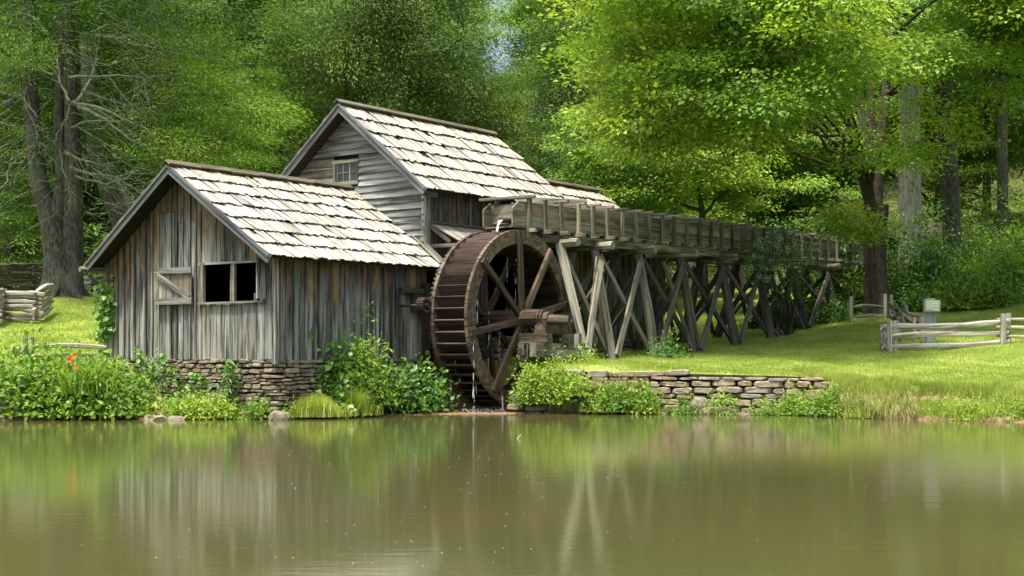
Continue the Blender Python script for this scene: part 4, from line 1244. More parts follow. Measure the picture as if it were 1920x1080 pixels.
for k, cur in enumerate(feet):
    t0, z0, n0, f0 = prev; t1, z1, n1, f1 = cur
    tn = shade_tone(t1) * 1.08
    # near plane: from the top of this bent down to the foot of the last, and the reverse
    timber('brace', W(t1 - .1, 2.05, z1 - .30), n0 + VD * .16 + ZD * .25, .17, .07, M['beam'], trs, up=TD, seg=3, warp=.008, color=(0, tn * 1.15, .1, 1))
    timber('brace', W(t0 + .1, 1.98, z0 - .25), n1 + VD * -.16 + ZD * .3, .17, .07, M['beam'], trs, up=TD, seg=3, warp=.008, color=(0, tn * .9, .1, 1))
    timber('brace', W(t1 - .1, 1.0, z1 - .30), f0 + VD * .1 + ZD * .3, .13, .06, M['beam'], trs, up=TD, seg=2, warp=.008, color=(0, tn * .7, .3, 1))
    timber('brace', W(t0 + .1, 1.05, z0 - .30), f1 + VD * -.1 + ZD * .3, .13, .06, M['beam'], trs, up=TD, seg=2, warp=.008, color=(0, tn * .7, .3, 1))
    if k >= 1: timber('brace', W((t0 + t1) / 2, 2.02, z1 - .3), n1 + VD * .1 + TD * -.4 + ZD * .2, .15, .06, M['beam'], trs, up=TD, seg=2, warp=.008, color=(0, tn, .0, 1)) if k % 3 == 2 else None
    prev = cur
timber('brace', W(10.55, 2.12, zf(10.5) - .75), W(8.5, 3.0, 1.6), .17, .07, M['beam'], trs, up=TD, seg=2, warp=.008, color=(0, .7, 0, 1))

# ============================================================ RETAINING WALL
rw = thing('retaining_wall', 'low dry stone wall holding up the lawn at the edge of the pond', 'stone wall', Vector((4, 35.4, 0)))
path = [(.05, 36.05), (.4, 35.75), (1.3, 35.62), (3.2, 35.45), (5.8, 35.25), (7.0, 34.95), (7.75, 34.6)]
def rtop(f):
    if f < .12: return .55
    return 1.13 - .17 * f if f < .9 else .93
stones_wall(rw, 'wall_core', path, -.08, rtop, .125, .46, 'wallstone', limit=290, rseed=12, batter=.10, big_top=(.18, 1.8), gap=.012, jitter=.035, tight=.9, rowvar=.4)
# ============================================================ CROWNS
def bough_cloud(centers, radii, outdir, per, leaf, r, flat=.38, droop=.25, sprig=24, tintb=None, tilt=.35, lw=.55, updir=None):
    """leaves gathered in sprigs on flattened boughs"""
    nb = len(centers)
    n = nb * per
    idx = np.repeat(np.arange(nb), per)
    nsp = max(1, per // sprig)
    # bough normals lean outwards
    N0 = np.tile(np.array([[0, 0, 1.0]]), (nb, 1)) + outdir * tilt + r.normal(size=(nb, 3)) * .18
    N0 /= np.linalg.norm(N0, axis=1, keepdims=True)
    A0 = np.cross(N0, r.normal(size=(nb, 3))); A0 /= np.linalg.norm(A0, axis=1, keepdims=True); B0 = np.cross(N0, A0)
    ns = nb * nsp; si = np.repeat(np.arange(nb), nsp)
    rr = np.sqrt(r.random(ns)); an = r.random(ns) * 2 * np.pi
    sx = rr * np.cos(an); sy = rr * np.sin(an); sz = r.normal(size=ns) * flat * .55 * np.sqrt(np.clip(1 - rr ** 2, .15, 1))
    Rd = radii[si][:, None]
    SP = centers[si] + (A0[si] * sx[:, None] + B0[si] * sy[:, None] + N0[si] * (sz - droop * rr ** 2)[:, None]) * Rd
    Sdir = A0[si] * sx[:, None] + B0[si] * sy[:, None] + outdir[si] * .5 + N0[si] * .1
    Sdir /= np.linalg.norm(Sdir, axis=1, keepdims=True)
    pl = per // nsp
    li = np.repeat(np.arange(ns), pl); nl = len(li)
    sr = leaf * 2.6
    off = r.normal(size=(nl, 3)) * sr * np.array([1, 1, .3])
    P = SP[li] + off + Sdir[li] * sr * .3
    D = Sdir[li] * .8 + off / sr * .55 + r.normal(size=(nl, 3)) * .35; D[:, 2] -= .25
    N = N0[si][li] + r.normal(size=(ns, 3))[li] * .24 + r.normal(size=(nl, 3)) * .27
    L = leaf * np.exp(r.normal(-.1, .3, nl)).clip(.45, 1.6)
    tb = (tintb if tintb is not None else r.normal(.45, .13, nb))[si][li]
    ts = r.normal(0, .10, ns)[li]
    T = np.clip(tb + ts + r.normal(0, .09, nl), 0, 1)
    return leaf_geo(P, D, N, L, L * lw, tint=T)
def broad_crown(name, mat, seed, rx, ry, rz, nb, per, leaf, br=(1.1, 1.9), base=0.0, flat=.38, droop=.25, lump=.22, shell=.45, keep=None, lw=.6, sprig=24, tilt=.35, tintm=.45):
    r = np.random.default_rng(seed)
    K = max(8, nb // 6)
    dl = r.normal(size=(K, 3)); dl /= np.linalg.norm(dl, axis=1, keepdims=True)
    own = r.integers(0, K, nb)
    d = dl[own] + r.normal(size=(nb, 3)) * .17; d /= np.linalg.norm(d, axis=1, keepdims=True)
    rad = ((shell + (1 - shell) * r.random(K))[own] + r.normal(size=nb) * .07).clip(.1, 1.1)
    lumpf = 1 + lump * np.sin(d[:, 0] * 5 + seed) * np.cos(d[:, 2] * 6 + seed * 2) + lump * .5 * r.normal(size=nb)
    C = d * rad[:, None] * lumpf[:, None] * np.array([rx, ry, rz]) + np.array([0, 0, base + rz])
    out = d.copy(); out[:, 2] *= .4
    radii = r.uniform(br[0], br[1], nb)
    if keep is not None:
        k = keep(C); C, out, radii = C[k], out[k], radii[k]; nb = len(C)
    tb = r.normal(tintm, .16, nb)
    V, Fc, T = bough_cloud(C, radii, out, per, leaf, r, flat, droop, sprig, tb, tilt, lw)
    return mesh_np(name, V, Fc, M[mat], {'tint': T}), C
def tree_wood(name, mat, seed, H, r0, C, nlimb=14, lean=(0, 0), n=7, top=.72, fork=None):
    """tapered trunk with limbs reaching to some of the boughs"""
    rr = random.Random(seed)
    pts = [np.array([lean[0] * f + rr.uniform(-.12, .12) * f, lean[1] * f + rr.uniform(-.12, .12) * f, H * top * f]) for f in np.linspace(0, 1, 9)]
    pts[0][2] = -.4
    rad = np.array([r0 * (1.35 if i == 0 else 1 - .85 * (i / 8)) for i in range(9)])
    paths = [(np.array(pts), rad)]
    idx = list(range(len(C))); rr.shuffle(idx)
    for i in idx[:nlimb]:
        c = C[i]
        h = max(H * .16, min(H * top * .95, c[2] - np.linalg.norm(c[:2]) * rr.uniform(.25, .7)))
        f = min(1, h / (H * top)); a = np.array([lean[0] * f, lean[1] * f, h])
        k = curve_pts(a, c, 6, .06, .03, rr)
        rb = max(.03, r0 * .36 * (1 - f * .6))
        paths.append((k, np.linspace(rb, .02, 6)))
    V, Fc = tube_np(paths, n)
    return mesh_np(name, V, Fc, M[mat], smooth=True)

TPL = {}
def tpl(key, crown, wood): TPL[key] = (crown, wood)
def mk(key, mat, seed, bark, H, r0, nl=14, top=.75, **kw):
    me, C = broad_crown('crown', mat, seed, **kw)
    tpl(key, me, tree_wood('trunk', bark, seed, H, r0, C, nl, top=top))
# unit trees about 16 m tall
mk('broad_a', 'broad', 31, 'barkdark', 16, .28, rx=4.6, ry=4.6, rz=7.4, base=1.6, nb=125, per=430, leaf=.18, br=(.8, 1.5), flat=.22, shell=.6)
mk('broad_b', 'silver', 32, 'barkdark', 16, .28, rx=4.2, ry=4.2, rz=7.2, base=1.8, nb=130, per=420, leaf=.19, br=(.7, 1.3), flat=.45, shell=.6)
mk('broad_c', 'maple', 33, 'barkdark', 16, .28, rx=5.0, ry=5.0, rz=7.0, base=2.2, nb=125, per=430, leaf=.18, br=(.8, 1.5), flat=.2, shell=.6)
mk('cedar_a', 'cedar', 34, 'barkdark', 16, .25, rx=4.2, ry=4.2, rz=8.2, base=.0, nb=240, per=380, leaf=.15, br=(.55, 1.1), flat=.9, droop=.1, lw=.3, lump=.1, shell=.6, sprig=19, tilt=.9, tintm=.42)
mk('cedar_b', 'cedar', 35, 'barkdark', 16, .25, rx=4.6, ry=4.6, rz=7.8, base=.0, nb=240, per=380, leaf=.15, br=(.6, 1.2), flat=.9, droop=.3, lw=.3, lump=.14, shell=.6, sprig=19, tilt=.6, tintm=.38)
def conifer_crown(name, mat, seed, H, Rb, z0, layers, per_layer, per, leaf, lw=.28, droop=.3):
    r = np.random.default_rng(seed)
    C = []; out = []; rad = []
    for k in range(layers):
        f = k / (layers - 1); z = z0 + (H - z0) * f; Rr = Rb * (1 - f) ** .8 + .25
        m = max(3, int(per_layer * (1 - f * .6)))
        for j in range(m):
            a = 2 * np.pi * (j + r.random()) / m
            for s in (.35, .7, .98):
                if Rr * s < .3 and s < .9: continue
                q = Rr * s * r.uniform(.85, 1.1)
                C.append((q * np.cos(a), q * np.sin(a), z - droop * q * .45 + r.normal() * .12)); out.append((np.cos(a), np.sin(a), -.2)); rad.append(.35 + .22 * Rr * r.uniform(.8, 1.2))
    C = np.array(C); out = np.array(out); rad = np.array(rad)
    V, Fc, T = bough_cloud(C, rad, out, per, leaf, r, .22, .35, 18, r.normal(.42, .12, len(C)), .3, lw)
    return mesh_np(name, V, Fc, M[mat], {'tint': T}), C
me, C = conifer_crown('crown', 'pine', 41, 17, 3.4, 2.0, 13, 7, 170, .19)
tpl('pine', me, tree_wood('trunk', 'barkdark', 41, 17, .24, C, 24, top=.98))
me, C = conifer_crown('crown', 'hemlock', 42, 17, 4.2, 1.5, 12, 7, 260, .15, droop=.5)
tpl('hemlock', me, tree_wood('trunk', 'barkdark', 42, 17, .26, C, 24, top=.98))

def place_tree(key, x, y, sc, rz, label, group=None, name=None, sxy=1.0, dz=-.2):
    cr, wd_ = TPL[key]
    nm = name or {'broad_a': 'broadleaf_tree', 'broad_b': 'broadleaf_tree', 'broad_c': 'maple_tree', 'cedar_a': 'cedar_tree', 'cedar_b': 'cedar_tree', 'pine': 'pine_tree', 'hemlock': 'hemlock_tree'}[key]
    t = thing(nm, label, 'tree', (x, y, gzs(x, y) + dz), group)
    Mx = Matrix.Translation(t.location) @ Matrix.Rotation(rz, 4, 'Z') @ Matrix.Diagonal((sc * sxy, sc * sxy, sc, 1))
    link('crown', cr, t, Mx); link('trunk', wd_, t, Mx)
    return t
def pxx(px, d): return (px - 960) / F * d
# --- trees just behind the mill: (kind, pixel column, depth, scale, width factor, label)
near = [
 ('cedar_a', 650, 64, 1.2, .8, 'big dense olive green cedar right behind the peak of the mill roof'),
 ('cedar_b', 765, 66, 1.12, .8, 'dense cedar rising behind the middle of the long mill roof'),
 ('cedar_a', 890, 68, .70, 1.5, 'cedar behind the far end of the mill ridge, shorter than its left neighbour'),
 ('cedar_b', 1120, 64, 1.15, .62, 'grey green twiggy cedar between the mill roof and the big maple'),
 ('cedar_a', 1190, 70, 1.2, .7, 'tall cedar partly hidden by the left edge of the big maple'),
 ('cedar_b', 545, 70, .6, 1.3, 'low dense cedar between the two gables'),
 ('broad_b', 590, 78, 1.16, .95, 'pale silvery broadleaf tree rising behind the left slope of the mill roof'),
 ('broad_b', 500, 82, 1.22, 1.0, 'pale silvery broadleaf tree, left of the one above the mill gable'),
 ('broad_b', 790, 82, 1.2, .8, 'pale broadleaf tree whose rounded top shows behind the cedars over the mill ridge'),
 ('pine', 868, 92, 1.15, .7, 'dark blue green pine just left of the patch of sky'),
 ('broad_a', 1190, 90, 1.22, .8, 'leafy tree just right of the patch of sky'),
 ('broad_a', 965, 95, .68, 1.1, 'low distant tree filling the notch under the patch of sky'),
 ('cedar_a', 1000, 66, .72, .9, 'shorter cedar below the patch of sky, right of the mill ridge'),
 ('pine', 600, 96, 1.5, 1.0, 'dark pine at the top edge above the left gable slope'),
 ('broad_a', 430, 74, 1.2, 1.0, 'green tree behind the bright hemlock boughs'),
 ('hemlock', 470, 60, .62, 1.3, 'bright green hemlock with drooping layered boughs behind the shed ridge'),
 ('hemlock', 400, 56, .62, 1.25, 'short hemlock with layered fresh green boughs directly above the shed roof'),
 ('pine', 330, 64, 1.15, 1.35, 'tall dark pine right of the big double trunk'),  # dark foliage chosen to stand in for canopy shade
 ('broad_c', 1160, 60, .62, 1.1, 'light green low tree at the right end of the mill roofs'),
 ('broad_c', 1240, 64, .60, 1.2, 'light green low tree standing behind the flume left of the little yard tree'),
 ('broad_a', 1430, 78, .72, 1.2, 'dark blue green rounded tree above the middle of the flume'),
 ('broad_a', 1540, 77, .68, 1.2, 'dark shaded rounded tree just left of the great maple trunk'),
 ('broad_a', 1260, 84, 1.2, 1.1, 'tall green tree behind the left part of the big maple crown'),
 ('broad_a', 1130, 88, 1.25, 1.0, 'tall tree at the top edge left of the maple crown'),
 ('broad_a', 1400, 86, 1.2, 1.1, 'tall green tree behind the middle of the maple crown'),
 ('broad_c', 1760, 78, 1.0, 1.1, 'tree standing over the log cabin on the right slope'),
 ('hemlock', 1850, 74, .9, 1.1, 'dark hemlock on the slope at the right edge'),
 ('broad_a', 1960, 74, 1.2, 1.2, 'tall broadleaf tree at the right edge of the picture'),
 ('hemlock', 60, 66, 1.2, 1.1, 'dark hemlock behind the stacked rail fence at the left edge'),
 ('pine', 150, 72, 1.25, 1.5, 'dark pine on the slope behind the double trunk'),  # dark kind put here in place of shade from the canopy
 ('hemlock', 20, 58, .6, 1.2, 'low shady hemlock behind the stacked rail fence'),
 ('broad_a', 200, 66, .5, 1.4, 'low bushy tree between the double trunk and the shed'),
 ('broad_a', -60, 62, 1.1, 1.2, 'tall tree at the left edge of the picture'),
 ('pine', 235, 70, 1.3, 1.5, 'tall dark pine behind the dead branches'),
]
for i, (key, px, d, sc, sx, lab) in enumerate(near):
    place_tree(key, pxx(px, d), d, sc, i * 1.7, lab, sxy=sx)
rr = random.Random(5)
k = 0
for row, (d, n) in enumerate(((100, 15), (122, 16))):
    for i in range(n):
        px = -120 + (2160 / (n - 1)) * i + rr.uniform(-40, 40)
        notch = 800 < px < 1130
        key = rr.choice(['broad_a', 'broad_b', 'pine', 'hemlock', 'broad_a', 'broad_c'])
        if notch: key = 'pine'
        d_ = d + rr.uniform(-6, 6)
        h = 1.15 if not notch else .48
        place_tree(key, pxx(px, d_), d_, h * rr.uniform(.95, 1.2), rr.uniform(0, 6), 'forest tree far up the slope behind the nearer trees, seen only between their tops', 'far forest trees on the slope', sxy=1.15); k += 1

# ============================================================ BIG MAPLE
mx, my = pxx(1642, 53.5), 53.5
mz = gzs(mx, my)
maple = thing('maple_tree', 'great bright green maple spreading over the flume from a dark trunk at its end', 'tree', (mx, my, mz))
def keepm(C):
    w_ = C + np.array([mx, my, mz])
    px = 960 + w_[:, 0] / w_[:, 1] * F; py = HOR - (w_[:, 2] - CAMH) / w_[:, 1] * F
    return (py < 405 + 50 * np.sin(px * .013)) & (px > 1120 - .22 * (py - 200) * 0) 
r = np.random.default_rng(77)
nb = 260
d = r.normal(size=(nb, 3)); d /= np.linalg.norm(d, axis=1, keepdims=True)
rad = (.5 + .5 * r.random(nb)) ** .75
C = d * rad[:, None] * np.array([10.3, 6.6, 7.6]) * (1 + .14 * np.sin(d[:, :1] * 6) * np.cos(d[:, 2:] * 5)) + np.array([-1.3, -4.2, 11.6])
Cx = np.stack([r.uniform(2.8, 9.0, 90) - mx, r.uniform(38.5, 46.5, 90) - my, r.uniform(8.2, 13.5, 90) - mz], axis=1)
C = np.concatenate([C, Cx]); d = np.concatenate([d, unit(90, r)])
wxp = 960 + (C[:, 0] + mx) / (C[:, 1] + my) * F
Rm = r.uniform(.9, 2.3, len(C))
wyp = HOR - (C[:, 2] + mz - CAMH - Rm * .55) / (C[:, 1] + my) * F
lim = np.interp(wxp, [1080, 1200, 1400, 1600, 1700, 1920], [400, 335, 325, 350, 365, 400])
kk = (wyp < lim) & (wxp - Rm * 40 > 1085 + 25 * np.sin(C[:, 2] * 1.3)); kk &= ~((C[:, 1] + my > 51.5) & (C[:, 0] + mx < 12.5)) & ~((C[:, 1] + my > 50) & (C[:, 0] + mx > 15.5))
kk &= ~((C[:, 0] + mx > 9) & (C[:, 0] + mx < 13) & (C[:, 1] + my > 46) & (r.random(len(C)) < .5))
kk &= ~((C[:, 0] + mx > 8) & (C[:, 0] + mx < 13.8) & (C[:, 1] + my > 47.3) & (r.random(len(C)) < .8)) & ~((C[:, 1] + my > 51) & (C[:, 0] + mx < 15.5))
Wc = C + np.array([mx, my, mz])
def land(z0): return Wc[:, 0] - SUN.x / SUN.z * (Wc[:, 2] - z0), Wc[:, 1] - SUN.y / SUN.z * (Wc[:, 2] - z0)
lx, ly = land(3.0); kk &= ~((lx > 6.5) & (lx < 17) & (ly > 54.5) & (ly < 68) & (r.random(len(C)) < .8))
lx, ly = land(5.6); lt = (lx - C0[0]) * SF + (ly - C0[1]) * CF; lv = (lx - C0[0]) * CF - (ly - C0[1]) * SF
kk &= ~((lt > 22.3) & (lt < 31) & (lv > .2) & (lv < 3.4) & (r.random(len(C)) < .85))
C = C[kk]; d = d[kk]; Rm = Rm[kk]
out = d.copy(); out[:, 2] *= .3
V1 = []
for lo, hi, per in ((0, 1.35, 420), (1.35, 1.85, 800), (1.85, 3, 1200)):
    q = (Rm >= lo) & (Rm < hi)
    V1.append(bough_cloud(C[q], Rm[q], out[q], per, .15, r, .10, .38, 26, np.clip(r.normal(.5, .17, q.sum()), 0, 1), .38, .72))
V1 = merge(V1)
# low hanging spray in front of the flume end
C2 = np.array([tuple(PX(a_, b_, d_) - Vector((mx, my, mz))) for a_, b_, d_ in ((1600, 400, 48.5), (1572, 412, 48.8), (1628, 425, 49), (1598, 432, 48.6))])
V2 = bough_cloud(C2, np.array([.75, .55, .6, .6]), np.tile([[-.6, -.8, 0]], (4, 1)), 300, .17, r, .4, .3, 25, np.array([.75, .7, .7, .6]), .3, .72)
V, Fc, T = merge([V1, V2])
link('crown', mesh_np('crown', V, Fc, M['maple'], {'tint': T}), maple, Matrix.Translation(maple.location))
paths = [(np.array([(0, 0, -.5), (0, 0, .0), (.05, 0, .5), (.0, 0, 1.6), (-.05, 0, 3.0), (.0, 0, 4.2)]), np.array([.75, .6, .48, .42, .44, .50]))]
for (e, rb) in (((-1.6, -.6, 13), .26), ((.7, .5, 14), .27), ((-.4, 1.2, 15), .22)):
    paths.append((curve_pts((0, 0, 3.6), e, 8, 0, .025), np.linspace(rb, .05, 8)))
ii = list(range(len(C))); random.Random(3).shuffle(ii)
for i in ii[:30]:
    c = C[i]; h = max(5.0, min(12, c[2] - np.linalg.norm(c[:2]) * .3)); f = (h - 3.6) / 10
    a = (-1.6 * f * (c[0] < 0) + .7 * f * (c[0] > 0), 0, h)
    paths.append((curve_pts(a, c, 7, .05, .03), np.linspace(.075, .012, 7)))
V, Fc = tube_np(paths, 8)
link('trunk', mesh_np('trunk', V, Fc, M['barkdark'], smooth=True), maple, Matrix.Translation(maple.location))
# second maple at the right edge, nearer
m2x, m2y = pxx(2050, 47), 47
m2 = thing('maple_tree', 'bright maple at the right edge whose sprays hang into the picture over the dark bushes', 'tree', (m2x, m2y, gzs(m2x, m2y)))
cr, C = broad_crown('crown', 'maple', 78, 5.4, 4.6, 6.0, 120, 520, .17, br=(.8, 1.6), base=5.4, shell=.5, lw=.72, tintm=.55, flat=.18)
link('crown', cr, m2, Matrix.Translation(m2.location)); link('trunk', tree_wood('trunk', 'barkdark', 79, 16, .32, C, 20), m2, Matrix.Translation(m2.location))
# little yard tree behind the flume
yx, yy = pxx(1318, 57), 57
yt = thing('yard_tree', 'small light green tree with a thin forked dark trunk on the meadow behind the flume', 'tree', (yx, yy, gzs(yx, yy)))
cr, C = broad_crown('crown', 'maple', 80, 3.8, 3.0, 2.2, 30, 480, .15, br=(.6, 1.2), base=4.2, shell=.5, lw=.6, tintm=.72, flat=.2)
link('crown', cr, yt, Matrix.Translation(yt.location))
V, Fc = tube_np([(np.array([(0.1, 0, -.3), (0.05, 0, 2), (-.05, 0, 4.2), (-.2, 0, 5)]), np.array([.17, .13, .12, .08])), (curve_pts((-.02, 0, 3.9), (1.3, .1, 5.1), 6, .05, .03), np.linspace(.08, .02, 6)), (curve_pts((-.03, 0, 4.1), (-2.0, .1, 5.0), 6, -.05, .03), np.linspace(.08, .02, 6)), (curve_pts((-.1, 0, 4.6), (-.4, 0, 7), 5, 0, .03), np.linspace(.07, .02, 5))], 8)
link('trunk', mesh_np('trunk', V, Fc, M['barkdark'], smooth=True), yt, Matrix.Translation(yt.location))
# bare trunks right
def bare(px, base_py, d, wpx, H, mat, label, lean=0, key=None):
    x = pxx(px, d); rad = wpx / 2 / F * d
    z = gzs(x, d)
    t = thing('tree_trunk', label, 'tree', (x, d, z))
    V, Fc = tube_np([(np.array([(0, 0, -.6), (0, 0, .6), (lean * .3, 0, H * .35), (lean * .7, 0, H * .7), (lean, 0, H)]), rad * np.array([1.35, 1.08, 1, .85, .6]))], 14)
    link('trunk', mesh_np('trunk', V, Fc, M[mat], smooth=True), t, Matrix.Translation(t.location))
    me, C = broad_crown('crown', 'broad', int(px), 4.2, 4.2, 3.4, 34, 520, .18, br=(1.1, 1.9), base=H - 3.5, shell=.3)
    link('crown', me, t, Matrix.Translation(t.location))
    return t
bare(1706, 450, 60, 42, 13, 'barkpale', 'thick pale grey tree trunk standing in front of the log cabin')
bare(1790, 470, 62, 34, 14, 'barkgrey', 'slim leaning brown trunk right of the pale grey one', lean=-.7)
bare(1880, 500, 66, 20, 14, 'barkgrey', 'thin trunk near the right edge behind the bright bush')

# ============================================================ LEFT DOUBLE HEMLOCK WITH DEAD BRANCHES
hx, hy = pxx(112, 46), 46.0
hz = gzs(hx, hy)
hem = thing('hemlock_tree', 'huge old hemlock with a double grey trunk and bare dead branches on the left', 'tree', (hx, hy, hz))
def hp(px, py, dd=0.0):
    q = PX(px, py, 46 + dd); return np.array([q.x - hx, q.y - hy, q.z - hz])
sc46 = 46 / F
paths = []
def trunkpath(pts, ws):
    P_ = np.array([hp(*p) for p in pts]); paths.append((P_, np.array(ws) * .37 * sc46))
trunkpath([(112, 585), (112, 553), (112, 525), (108, 480), (100, 430), (88, 390), (72, 340), (66, 280), (58, 200), (54, 100), (52, -20), (50, -200)], [150, 112, 88, 72, 62, 52, 46, 42, 40, 38, 34, 22])
trunkpath([(132, 570), (134, 530), (136, 480), (137, 420), (138, 360), (136, 280), (132, 180), (130, 80), (128, -30), (126, -200)], [84, 60, 52, 50, 46, 40, 36, 33, 30, 20])
trunkpath([(100, 440), (112, 380), (116, 330), (112, 280), (110, 210), (114, 120), (116, 0)], [46, 40, 34, 28, 25, 22, 18])
for k_ in range(7):   # root flare
    a = k_ * .9 + .2
    paths.append((np.array([(0.05 + .3 * math.cos(a), .3 * math.sin(a), .6), (0.05 + .65 * math.cos(a), .65 * math.sin(a), .12), (.05 + 1.1 * math.cos(a), 1.1 * math.sin(a), -.25)]), np.array([.24, .15, .08])))
V, Fc = tube_np(paths, 16)
# bark furrows
V = V + nrng.normal(size=V.shape) * .012
link('trunk', mesh_np('trunk', V, Fc, M['barkgrey'], smooth=True), hem, Matrix.Translation(hem.location))
dead = [  # pixel polylines of bare limbs, with depth offset and base width px
 ([(125, 190), (160, 196), (215, 212), (265, 238), (325, 256)], -1.5, 8), ([(145, 200), (200, 225), (240, 262), (300, 285)], -2, 7), ([(125, 192), (180, 205), (230, 240), (290, 265), (318, 300)], -1.2, 6),
 ([(120, 285), (150, 300), (185, 306), (213, 312)], -2, 7), ([(130, 312), (170, 328), (215, 330), (250, 322)], -1.5, 7), ([(215, 330), (245, 350), (275, 365)], -1.8, 4),
 ([(112, 280), (122, 330), (132, 352), (140, 378)], -2.2, 4), ([(135, 195), (158, 180), (172, 140), (182, 100), (188, 60)], -.8, 9), ([(128, 145), (200, 142), (270, 146), (345, 140)], -1, 6),
 ([(130, 190), (118, 165), (110, 140), (108, 110)], -1.6, 6), ([(130, 195), (122, 225), (110, 250), (98, 275)], -1.9, 4), ([(45, 190), (62, 225), (72, 260), (62, 300), (28, 332)], -1.8, 5), ([(62, 255), (82, 275), (95, 300)], -1.8, 3),
 ([(70, 220), (40, 175), (0, 195)], -1.2, 4), ([(100, 140), (60, 125), (25, 120), (0, 150)], -1.2, 4), ([(140, 235), (190, 262), (240, 292), (300, 300)], -.6, 4), ([(150, 170), (210, 190), (262, 205), (310, 200)], -.8, 5),
 ([(170, 60), (210, 45), (260, 40)], -1, 4), ([(180, 65), (220, 72), (275, 62)], -1, 4), ([(240, 80), (290, 90), (330, 120)], -1.3, 4), ([(140, 330), (200, 345), (240, 330), (270, 300)], -.5, 5),
 ([(20, 300), (45, 285), (70, 260)], -1, 3), ([(10, 345), (20, 310), (45, 300)], -1.4, 3), ([(130, 240), (160, 228), (220, 228), (255, 220)], -1.5, 4), ([(255, 150), (262, 175), (268, 196)], -2, 3), ([(268, 145), (272, 168)], -2, 3),
 ([(290, 0), (300, 40), (330, 75), (360, 90)], -.5, 5), ([(0, 230), (40, 240), (75, 230)], -1, 3), ([(90, 60), (60, 30), (20, 20)], -1, 4), ([(200, 140), (240, 190), (300, 230)], -.3, 4),
]
rb = random.Random(8)
for pts, dd, w0 in dead:
    P_ = np.array([hp(p[0], p[1], dd + .25 * i_) for i_, p in enumerate(pts)])
    # resample smoothly
    k = 10; f = np.linspace(0, len(P_) - 1, k); Q = np.stack([np.interp(f, np.arange(len(P_)), P_[:, a]) for a in range(3)], axis=1)
    Q[1:-1] += np.array([[rb.uniform(-.04, .04) for _ in range(3)] for _ in range(k - 2)])
    ps_ = [(Q, np.linspace(w0 / 2 * sc46, .012, k))]
    for _ in range(10 + int(w0)):
        j = rb.randrange(2, k); L = rb.uniform(.25, 1.1); dr_ = Q[j] - Q[j - 1]; dr_ /= np.linalg.norm(dr_) + 1e-6
        e = Q[j] + dr_ * L * .6 + np.array([rb.uniform(-.5, .5), rb.uniform(-.5, .5), rb.uniform(-.8, .5)]) * L
        ps_.append((curve_pts(Q[j], e, 5, 0, .07, rb), np.linspace(.013, .005, 5)))
    V, Fc = tube_np(ps_, 5)
    link('dead_branch', mesh_np('dead_branch', V, Fc, M['deadwood'], smooth=True), hem, Matrix.Translation(hem.location))
ps_ = []
for _ in range(330):   # fine twigs filling the shady crown
    px, py = rb.uniform(-20, 330), rb.uniform(-10, 400); dd = rb.uniform(-2.5, 3)
    a = hp(px, py, dd); L = rb.uniform(.5, 2.2); an = rb.uniform(-.9, .35)
    s_ = 1 if px > 110 else -1
    e = a + np.array([s_ * math.cos(an), rb.uniform(-.5, .5), math.sin(an)]) * L
    ps_.append((curve_pts(a, e, 6, -.05, .05, rb), np.linspace(.010, .003, 6)))
V, Fc = tube_np(ps_, 4)
q = link('twigs', mesh_np('twigs', V, Fc, M['deadwood'], smooth=True), hem, Matrix.Translation(hem.location)); tag(q, kind='stuff')
# living boughs: layered fans
r = np.random.default_rng(90)
bo = []
def fan(px0, px1, py0, py1, n, d0, d1, rad, tint):
    for _ in range(n):
        bo.append((hp(r.uniform(px0, px1), r.uniform(py0, py1), r.uniform(d0, d1)), r.uniform(*rad), np.clip(r.normal(tint, .1), 0, 1)))
fan(-40, 330, -60, 60, 50, -3, 4, (.7, 1.2), .12); fan(0, 320, 60, 190, 24, 1, 5, (.6, 1.1), .05); fan(140, 350, 180, 330, 24, 1, 6, (.7, 1.2), .1)  # low tints paint the canopy shade into these needles
fan(-30, 80, 30, 110, 10, -3, 0, (.6, 1.0), .55); fan(-40, 90, 200, 420, 22, 2, 7, (.7, 1.2), .1)
fan(300, 420, 0, 120, 20, -1, 4, (.7, 1.2), .4); fan(-150, 340, -480, -60, 150, -6, 10, (1.0, 2.0), .2)
# the bright sprays hanging to the right
for (px, py, n) in ((330, 90, 4), (360, 110, 5), (390, 140, 6), (430, 160, 7), (470, 185, 7), (510, 205, 6), (540, 215, 4), (420, 210, 6), (380, 190, 4), (470, 240, 5), (330, 250, 6), (370, 262, 6), (410, 275, 6), (440, 290, 4), (300, 285, 6), (270, 290, 4), (350, 300, 6), (400, 310, 5), (450, 330, 4), (290, 200, 4), (320, 215, 4), (340, 160, 5)):
    for _ in range(max(2, int(n * .7))):
        bo.append((hp(px + r.normal() * 14, py + r.normal() * 9, r.uniform(-2.0, 1.0)), r.uniform(.45, .8), np.clip(r.normal(.6, .16), 0, 1)))
C = np.array([b_[0] for b_ in bo]); rad = np.array([b_[1] for b_ in bo]); tt = np.array([b_[2] for b_ in bo])
out = C - np.array([0, 0, 0]); out[:, 2] = 0; out /= (np.linalg.norm(out, axis=1, keepdims=True) + .1); out[:, 2] = -.3
V, Fc, T = bough_cloud(C, rad, out, 340, .12, r, .09, .6, 16, tt, .45, .3)
link('crown', mesh_np('crown', V, Fc, M['hemlock'], {'tint': T}), hem, Matrix.Translation(hem.location))
